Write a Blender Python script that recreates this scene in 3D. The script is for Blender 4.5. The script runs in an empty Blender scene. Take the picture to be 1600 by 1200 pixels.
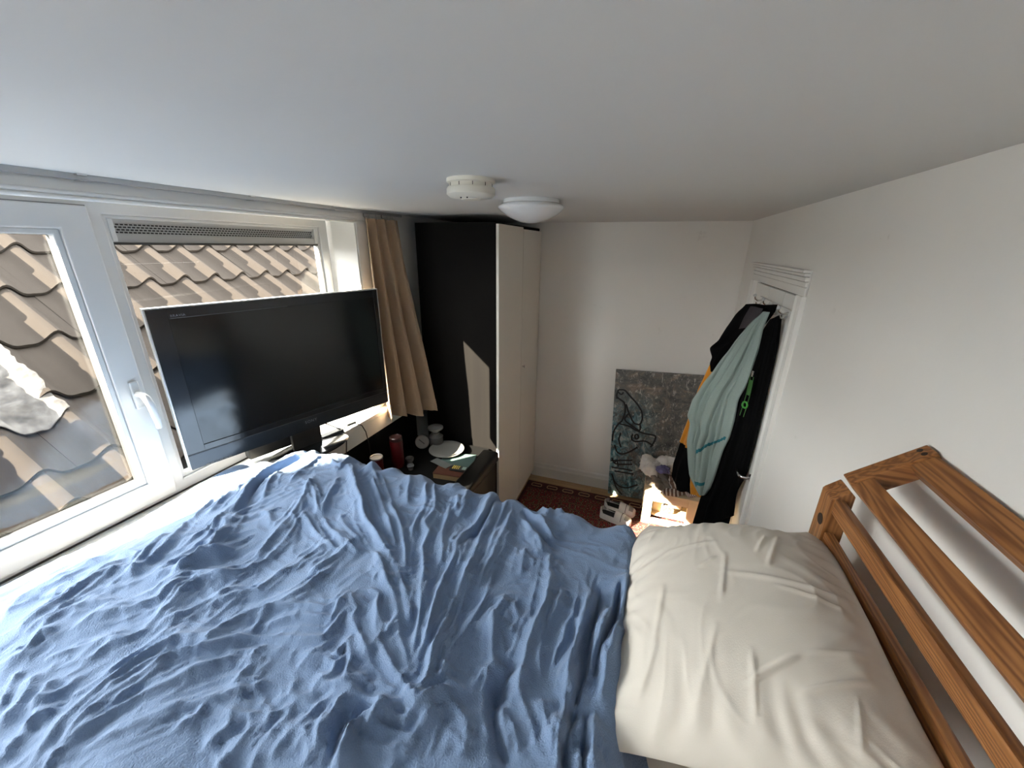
import bpy, bmesh, math, random
import numpy as np
from mathutils import Vector, Matrix

# ------------------------------------------------------------------ camera, sky, sun, exposure
# Coordinates below: X to the right, Y into the room, Z measured from eye height; eye height is H0 above the floor.
H0 = 2.222
scene = bpy.context.scene
scene.view_settings.view_transform = 'Standard'
scene.view_settings.look = 'None'
scene.view_settings.gamma = 1.0
scene.view_settings.use_curve_mapping = False
scene.view_settings.exposure = 0.45

cam_d = bpy.data.cameras.new('camera')
cam = bpy.data.objects.new('camera', cam_d)
scene.collection.objects.link(cam)
cam_d.sensor_width = 36.0
cam_d.lens = 610.0 / 1600.0 * 36.0
cam_d.clip_start = 0.02
_d = Vector((232, 213, 610)).normalized()
_u = Vector((21, 1733, -610)).normalized()
_u = (_u - _u.dot(_d) * _d).normalized()
_r = Vector((_d.y * _u.z - _d.z * _u.y, _d.z * _u.x - _d.x * _u.z, _d.x * _u.y - _d.y * _u.x))
if _r.x < 0:
    _r = -_r
# columns: camera right, up, backward in world axes
cam.matrix_world = Matrix(((_r.x, _r.y, -_r.z, 0), (_d.x, _d.y, -_d.z, 0), (_u.x, _u.y, -_u.z, H0), (0, 0, 0, 1)))
scene.camera = cam

SUN_DIR = Vector((1.0, 1.11, -0.90)).normalized()
world = bpy.data.worlds.new('sky')
scene.world = world
world.use_nodes = True
_wn, _wl = world.node_tree.nodes, world.node_tree.links
_bg = _wn['Background']
_tc = _wn.new('ShaderNodeTexCoord'); _sx = _wn.new('ShaderNodeSeparateXYZ'); _rp = _wn.new('ShaderNodeValToRGB')
_wl.new(_tc.outputs['Generated'], _sx.inputs[0]); _wl.new(_sx.outputs['Z'], _rp.inputs[0])
_rp.color_ramp.elements[0].position = 0.0; _rp.color_ramp.elements[0].color = (0.30, 0.29, 0.27, 1)      # streets and gardens below the horizon
_rp.color_ramp.elements[1].position = 0.01; _rp.color_ramp.elements[1].color = (1.0, 0.985, 0.965, 1)    # bright hazy sky
_wl.new(_rp.outputs[0], _bg.inputs[0])
_bg.inputs[1].default_value = 17.5
sun_d = bpy.data.lights.new('sun', 'SUN')
sun_d.energy = 84.0
sun_d.color = (1.0, 0.86, 0.68)
sun_d.angle = math.radians(0.55)
sun = bpy.data.objects.new('sun', sun_d)
scene.collection.objects.link(sun)
sun.rotation_euler = SUN_DIR.to_track_quat('-Z', 'Y').to_euler()
sun.location = (-6, -4, 8)
# portal in the window opening: emits nothing itself, only guides the sampling of the sky
por_d = bpy.data.lights.new('window_portal', 'AREA')
por_d.shape = 'RECTANGLE'
por_d.size = 3.50
por_d.size_y = 1.2
por_d.cycles.is_portal = True
por = bpy.data.objects.new('window_portal', por_d)
scene.collection.objects.link(por)
por.location = (-1.90, 0.225, -0.45 + H0)
por.rotation_euler = Vector((1, 0, 0)).to_track_quat('-Z', 'Z').to_euler()
scene.cycles.max_bounces = 10
scene.cycles.diffuse_bounces = 6
scene.cycles.transparent_max_bounces = 12
scene.cycles.sample_clamp_indirect = 8.0
scene.cycles.caustics_reflective = False
scene.cycles.caustics_refractive = False

# ------------------------------------------------------------------ helpers
COL = scene.collection
rnd = random.Random(7)
nrs = np.random.RandomState(11)

def rot_z(a):
    return Matrix.Rotation(a, 3, 'Z')

class MB:
    """collects geometry in eye-height coordinates"""
    def __init__(self):
        self.v, self.f = [], []
    def add(self, vs, fs):
        o = len(self.v)
        self.v += [tuple(p) for p in vs]
        self.f += [tuple(i + o for i in q) for q in fs]
        return self
    def box(self, a, b):
        x0, y0, z0 = a; x1, y1, z1 = b
        return self.add([(x0,y0,z0),(x1,y0,z0),(x1,y1,z0),(x0,y1,z0),(x0,y0,z1),(x1,y0,z1),(x1,y1,z1),(x0,y1,z1)],
            [(0,3,2,1),(4,5,6,7),(0,1,5,4),(1,2,6,5),(2,3,7,6),(3,0,4,7)])
    def obox(self, c, ax, ay, az, hx, hy, hz):
        c, ax, ay, az = Vector(c), Vector(ax).normalized(), Vector(ay).normalized(), Vector(az).normalized()
        vs = [c + ax*hx*i + ay*hy*j + az*hz*k for k in (-1,1) for i, j in ((-1,-1),(1,-1),(1,1),(-1,1))]
        fs = [(0,3,2,1),(4,5,6,7),(0,1,5,4),(1,2,6,5),(2,3,7,6),(3,0,4,7)]
        if ax.cross(ay).dot(az) < 0:
            fs = [tuple(reversed(f)) for f in fs]
        return self.add(vs, fs)
    def beam(self, p, q, w, h, up=(0,0,1)):
        p, q, up = Vector(p), Vector(q), Vector(up)
        d = (q - p).normalized(); s = d.cross(up).normalized(); u = s.cross(d)
        return self.obox((p+q)/2, d, s, u, (q-p).length/2, w/2, h/2)
    def tube(self, pts, r, n=10, cap=True):
        pts = [Vector(p) for p in pts]
        rs = r if isinstance(r, (list, tuple)) else [r]*len(pts)
        vs, fs, up = [], [], None
        for i, p in enumerate(pts):
            t = (pts[min(i+1, len(pts)-1)] - pts[max(i-1, 0)]).normalized()
            if up is None:
                up = t.orthogonal().normalized()
            up = (up - up.dot(t)*t)
            up = up.normalized() if up.length > 1e-6 else t.orthogonal().normalized()
            s = t.cross(up)
            for k in range(n):
                a = 2*math.pi*k/n
                vs.append(p + (up*math.cos(a) + s*math.sin(a))*rs[i])
        for i in range(len(pts)-1):
            for k in range(n):
                fs.append((i*n+k, i*n+(k+1)%n, (i+1)*n+(k+1)%n, (i+1)*n+k))
        if cap:
            fs.append(tuple(reversed(range(n)))); m = (len(pts)-1)*n
            fs.append(tuple(range(m, m+n)))
        return self.add(vs, fs)
    def lathe(self, c, prof, n=32, axis=(0,0,1)):
        """prof: (radius, height) from one end to the other"""
        c, ax = Vector(c), Vector(axis).normalized()
        e = ax.orthogonal().normalized(); g = ax.cross(e)
        vs, fs = [], []
        for r, h in prof:
            for k in range(n):
                a = 2*math.pi*k/n
                vs.append(c + ax*h + (e*math.cos(a) + g*math.sin(a))*max(r, 1e-5))
        for i in range(len(prof)-1):
            for k in range(n):
                fs.append((i*n+k, i*n+(k+1)%n, (i+1)*n+(k+1)%n, (i+1)*n+k))
        if prof[0][0] > 1e-4: fs.append(tuple(reversed(range(n))))
        if prof[-1][0] > 1e-4:
            m = (len(prof)-1)*n; fs.append(tuple(range(m, m+n)))
        return self.add(vs, fs)
    def prism(self, poly, ext):
        n = len(poly); e = Vector(ext)
        vs = [Vector(p) for p in poly] + [Vector(p)+e for p in poly]
        return self.add(vs, [tuple(reversed(range(n))), tuple(range(n, 2*n))] + [(i, (i+1)%n, n+(i+1)%n, n+i) for i in range(n)])
    def grid(self, P, closed_u=False):
        """P[i][j] array of points (ni, nj, 3)"""
        P = np.asarray(P); ni, nj = P.shape[:2]
        fs = []
        for i in range(ni-1 + (1 if closed_u else 0)):
            a, b = i*nj, ((i+1) % ni)*nj
            fs += [(a+j, b+j, b+j+1, a+j+1) for j in range(nj-1)]
        return self.add([tuple(p) for p in P.reshape(-1, 3)], fs)

def make_mesh(name, mb, org, smooth=None, bevel=0.0, seg=2, fix=True):
    me = bpy.data.meshes.new(name)
    me.from_pydata([(x-org[0], y-org[1], z-org[2]) for x, y, z in mb.v], [], mb.f)
    if bevel > 0 or fix:
        bm = bmesh.new(); bm.from_mesh(me)
        if fix:
            bmesh.ops.recalc_face_normals(bm, faces=bm.faces)
        if bevel > 0:
            es = [e for e in bm.edges if len(e.link_faces) == 2 and e.calc_face_angle(0) > 0.5]
            bmesh.ops.bevel(bm, geom=es, offset=bevel, segments=seg, profile=0.6, affect='EDGES', clamp_overlap=True)
        bm.to_mesh(me); bm.free()
    if smooth is not None:
        me.shade_smooth() if smooth >= 180 else me.shade_smooth()
        if smooth < 180:
            me.set_sharp_from_angle(angle=math.radians(smooth))
    me.update()
    return me

class Thing:
    def __init__(self, name, org, label=None, cat=None, group=None, kind=None, empty=True, mesh=None, mat=None):
        self.org = tuple(org)
        self.o = bpy.data.objects.new(name, mesh)
        COL.objects.link(self.o)
        self.o.location = (org[0], org[1], org[2] + H0)
        if mat and mesh: mesh.materials.append(mat)
        if label: self.o['label'] = label
        if cat: self.o['category'] = cat
        if group: self.o['group'] = group
        if kind: self.o['kind'] = kind
    def part(self, name, mb, mat, parent=None, smooth=None, bevel=0.0, seg=2, label=None, kind=None, fix=True):
        me = make_mesh(name, mb, self.org, smooth, bevel, seg, fix)
        me.materials.append(mat)
        return self.link(name, me, parent, label, kind)
    def link(self, name, me, parent=None, label=None, kind=None, loc=None):
        o = bpy.data.objects.new(name, me)
        COL.objects.link(o)
        o.parent = parent or self.o
        if loc is not None: o.location = loc
        if label: o['label'] = label
        if kind: o['kind'] = kind
        return o

def single(name, mb, mat, org, label=None, cat=None, group=None, kind=None, smooth=None, bevel=0.0, seg=2, fix=True):
    me = make_mesh(name, mb, org, smooth, bevel, seg, fix)
    return Thing(name, org, label, cat, group, kind, mesh=me, mat=mat)

def vnoise(x, y, seed=0):
    """smooth value noise in [-1, 1], vectorised"""
    r = np.random.RandomState(seed); T = r.rand(256, 256)*2-1
    xi, yi = np.floor(x).astype(int), np.floor(y).astype(int)
    fx, fy = x-xi, y-yi
    fx = fx*fx*fx*(fx*(fx*6-15)+10); fy = fy*fy*fy*(fy*(fy*6-15)+10)
    a, b = T[xi % 256, yi % 256], T[(xi+1) % 256, yi % 256]
    c, d = T[xi % 256, (yi+1) % 256], T[(xi+1) % 256, (yi+1) % 256]
    return (a*(1-fx)+b*fx)*(1-fy)+(c*(1-fx)+d*fx)*fy

def sstep(a, b, x):
    t = np.clip((x-a)/(b-a), 0, 1)
    return t*t*(3-2*t)

# ------------------------------------------------------------------ materials
def mat(name, col, rough=0.6, metal=0.0, spec=0.5, noise=None, bump=None, sheen=0.0, coat=0.0, coords='Object'):
    """noise: (scale, amount, colour2[, detail, stretch xyz]); bump: (scale, strength, distance[, stretch])"""
    m = bpy.data.materials.new(name); m.use_nodes = True
    nt = m.node_tree; N, L = nt.nodes, nt.links
    b = N['Principled BSDF']
    b.inputs['Base Color'].default_value = (*col, 1)
    b.inputs['Roughness'].default_value = rough
    b.inputs['Metallic'].default_value = metal
    b.inputs['Specular IOR Level'].default_value = spec
    b.inputs['Sheen Weight'].default_value = sheen
    b.inputs['Coat Weight'].default_value = coat
    tc = None
    def mapped(stretch):
        nonlocal tc
        tc = tc or N.new('ShaderNodeTexCoord')
        mp = N.new('ShaderNodeMapping'); L.new(tc.outputs[coords], mp.inputs['Vector'])
        mp.inputs['Scale'].default_value = stretch
        return mp.outputs[0]
    if noise:
        sc, amt, c2 = noise[:3]
        n = N.new('ShaderNodeTexNoise'); n.inputs['Scale'].default_value = sc
        n.inputs['Detail'].default_value = noise[3] if len(noise) > 3 else 4
        L.new(mapped(noise[4] if len(noise) > 4 else (1, 1, 1)), n.inputs['Vector'])
        r = N.new('ShaderNodeValToRGB')
        r.color_ramp.elements[0].position = 0.5-0.5*amt if amt < 1 else 0.0
        r.color_ramp.elements[1].position = 0.5+0.5*amt if amt < 1 else 1.0
        r.color_ramp.elements[0].color = (*c2, 1); r.color_ramp.elements[1].color = (*col, 1)
        L.new(n.outputs['Fac'], r.inputs[0]); L.new(r.outputs[0], b.inputs['Base Color'])
    if bump:
        n = N.new('ShaderNodeTexNoise'); n.inputs['Scale'].default_value = bump[0]; n.inputs['Detail'].default_value = 3
        L.new(mapped(bump[3] if len(bump) > 3 else (1, 1, 1)), n.inputs['Vector'])
        bp = N.new('ShaderNodeBump'); bp.inputs['Strength'].default_value = bump[1]; bp.inputs['Distance'].default_value = bump[2]
        L.new(n.outputs['Fac'], bp.inputs['Height']); L.new(bp.outputs[0], b.inputs['Normal'])
    return m

def wood(name, c_light, c_dark, axis='Y', scale=1.0, rough=0.5, ring=22.0):
    """plank timber: long streaks along one axis, bent by slow noise"""
    m = bpy.data.materials.new(name); m.use_nodes = True
    nt = m.node_tree; N, L = nt.nodes, nt.links; b = N['Principled BSDF']; b.inputs['Roughness'].default_value = rough
    tc = N.new('ShaderNodeTexCoord'); mp = N.new('ShaderNodeMapping')
    s = {'X': (0.05, 1, 1), 'Y': (1, 0.05, 1), 'Z': (1, 1, 0.05)}[axis]
    mp.inputs['Scale'].default_value = [q*scale for q in s]
    info = N.new('ShaderNodeObjectInfo'); ad = N.new('ShaderNodeVectorMath'); ad.operation = 'ADD'
    mu = N.new('ShaderNodeVectorMath'); mu.operation = 'SCALE'; mu.inputs[0].default_value = (3.1, 5.7, 2.3)
    L.new(info.outputs['Random'], mu.inputs['Scale'])
    L.new(tc.outputs['Object'], ad.inputs[0]); L.new(mu.outputs[0], ad.inputs[1]); L.new(ad.outputs[0], mp.inputs['Vector'])
    n1 = N.new('ShaderNodeTexNoise'); n1.inputs['Scale'].default_value = 7; n1.inputs['Detail'].default_value = 3
    L.new(mp.outputs[0], n1.inputs['Vector'])
    w = N.new('ShaderNodeMath'); w.operation = 'MULTIPLY'; w.inputs[1].default_value = ring; L.new(n1.outputs['Fac'], w.inputs[0])
    sn = N.new('ShaderNodeMath'); sn.operation = 'SINE'; L.new(w.outputs[0], sn.inputs[0])
    n2 = N.new('ShaderNodeTexNoise'); n2.inputs['Scale'].default_value = 90; n2.inputs['Detail'].default_value = 2
    L.new(mp.outputs[0], n2.inputs['Vector'])
    a = N.new('ShaderNodeMath'); a.operation = 'MULTIPLY_ADD'; a.inputs[1].default_value = 0.36; a.inputs[2].default_value = 0.22
    L.new(sn.outputs[0], a.inputs[0])
    a2 = N.new('ShaderNodeMath'); a2.operation = 'ADD'; L.new(a.outputs[0], a2.inputs[0])
    n2s = N.new('ShaderNodeMath'); n2s.operation = 'MULTIPLY'; n2s.inputs[1].default_value = 0.5; L.new(n2.outputs['Fac'], n2s.inputs[0])
    L.new(n2s.outputs[0], a2.inputs[1])
    r = N.new('ShaderNodeValToRGB'); r.color_ramp.elements[0].color = (*c_light, 1); r.color_ramp.elements[1].color = (*c_dark, 1)
    L.new(a2.outputs[0], r.inputs[0]); L.new(r.outputs[0], b.inputs['Base Color'])
    bp = N.new('ShaderNodeBump'); bp.inputs['Strength'].default_value = 0.25; bp.inputs['Distance'].default_value = 0.002; bp.invert = True
    L.new(a2.outputs[0], bp.inputs['Height']); L.new(bp.outputs[0], b.inputs['Normal'])
    return m

def glass_mat(name):
    m = bpy.data.materials.new(name); m.use_nodes = True
    nt = m.node_tree; N, L = nt.nodes, nt.links
    N.remove(N['Principled BSDF'])
    t = N.new('ShaderNodeBsdfTransparent'); t.inputs[0].default_value = (0.97, 0.985, 0.98, 1)
    g = N.new('ShaderNodeBsdfGlossy'); g.inputs['Roughness'].default_value = 0.0
    lw = N.new('ShaderNodeLayerWeight')
    pw5 = N.new('ShaderNodeMath'); pw5.operation = 'POWER'; pw5.inputs[1].default_value = 5.0; L.new(lw.outputs['Facing'], pw5.inputs[0])
    fr = N.new('ShaderNodeMath'); fr.operation = 'MULTIPLY_ADD'; fr.inputs[1].default_value = 0.9; fr.inputs[2].default_value = 0.022; L.new(pw5.outputs[0], fr.inputs[0])
    mx = N.new('ShaderNodeMixShader')
    L.new(fr.outputs[0], mx.inputs[0]); L.new(t.outputs[0], mx.inputs[1]); L.new(g.outputs[0], mx.inputs[2])
    L.new(mx.outputs[0], N['Material Output'].inputs[0])
    return m

M = {}
M['wall'] = mat('wall_plaster', (0.86, 0.85, 0.825), 0.75, noise=(2.2, 0.55, (0.825, 0.815, 0.79), 5), bump=(60, 0.12, 0.003))
def scuff(m):
    nt = m.node_tree; N, L = nt.nodes, nt.links; b = N['Principled BSDF']
    src = b.inputs['Base Color'].links[0].from_socket
    tc = N.new('ShaderNodeTexCoord'); n = N.new('ShaderNodeTexNoise'); n.inputs['Scale'].default_value = 5.5; n.inputs['Detail'].default_value = 5
    n.inputs['Roughness'].default_value = 0.7; L.new(tc.outputs['Object'], n.inputs['Vector'])
    r = N.new('ShaderNodeValToRGB'); r.color_ramp.elements[0].position = 0.66; r.color_ramp.elements[1].position = 0.76
    r.color_ramp.elements[1].color = (0.35, 0.35, 0.35, 1); L.new(n.outputs['Fac'], r.inputs[0])
    x = N.new('ShaderNodeMix'); x.data_type = 'RGBA'; L.new(r.outputs[0], x.inputs['Factor']); L.new(src, x.inputs['A']); x.inputs['B'].default_value = (0.42, 0.39, 0.35, 1)
    L.new(x.outputs['Result'], b.inputs['Base Color'])
scuff(M['wall'])
M['ceiling'] = mat('ceiling_paint', (0.70, 0.70, 0.685), 0.7, noise=(1.6, 0.6, (0.67, 0.67, 0.655), 4), bump=(14, 0.10, 0.006))
M['white_gloss'] = mat('white_gloss_paint', (0.82, 0.82, 0.80), 0.32, noise=(3, 0.6, (0.78, 0.78, 0.755), 3))
M['pvc'] = mat('white_window_frame', (0.54, 0.55, 0.555), 0.38, spec=0.3)
M['gasket'] = mat('black_gasket', (0.03, 0.03, 0.03), 0.6)
M['alu'] = mat('aluminium', (0.50, 0.51, 0.52), 0.4, metal=0.7)
M['glass'] = glass_mat('window_glass')
M['black'] = mat('black_laminate', (0.0045, 0.004, 0.004), 0.65, spec=0.06, noise=(18, 0.5, (0.006, 0.0055, 0.005), 4, (1, 1, 0.08)))
M['front'] = mat('cream_wardrobe_front', (0.74, 0.72, 0.66), 0.35)
M['floor'] = wood('oak_laminate', (0.46, 0.31, 0.17), (0.30, 0.19, 0.10), 'X', 1.0, 0.4)
M['pine'] = wood('varnished_pine', (0.36, 0.155, 0.050), (0.135, 0.048, 0.015), 'Y', 2.4, 0.45, 85)
M['pine_x'] = wood('varnished_pine_across', (0.36, 0.155, 0.050), (0.135, 0.048, 0.015), 'X', 2.4, 0.45, 85)
M['pine_z'] = wood('varnished_pine_upright', (0.36, 0.155, 0.050), (0.135, 0.048, 0.015), 'Z', 2.4, 0.45, 85)
M['raw'] = wood('raw_softwood', (0.80, 0.69, 0.50), (0.64, 0.51, 0.33), 'X', 1.3, 0.75, 16)
M['raw_z'] = wood('raw_softwood_upright', (0.80, 0.69, 0.50), (0.64, 0.51, 0.33), 'Z', 1.3, 0.75, 16)
M['peg'] = mat('dark_peg_hole', (0.02, 0.010, 0.006), 0.8)
M['chrome'] = mat('chrome', (0.75, 0.75, 0.74), 0.2, metal=1.0)
M['plastic_white'] = mat('yellowed_white_plastic', (0.74, 0.72, 0.64), 0.45)
M['opal'] = mat('opal_glass', (0.80, 0.82, 0.84), 0.12, spec=0.6)
M['dark_hole'] = mat('dark_slot', (0.02, 0.02, 0.02), 0.8)

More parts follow.
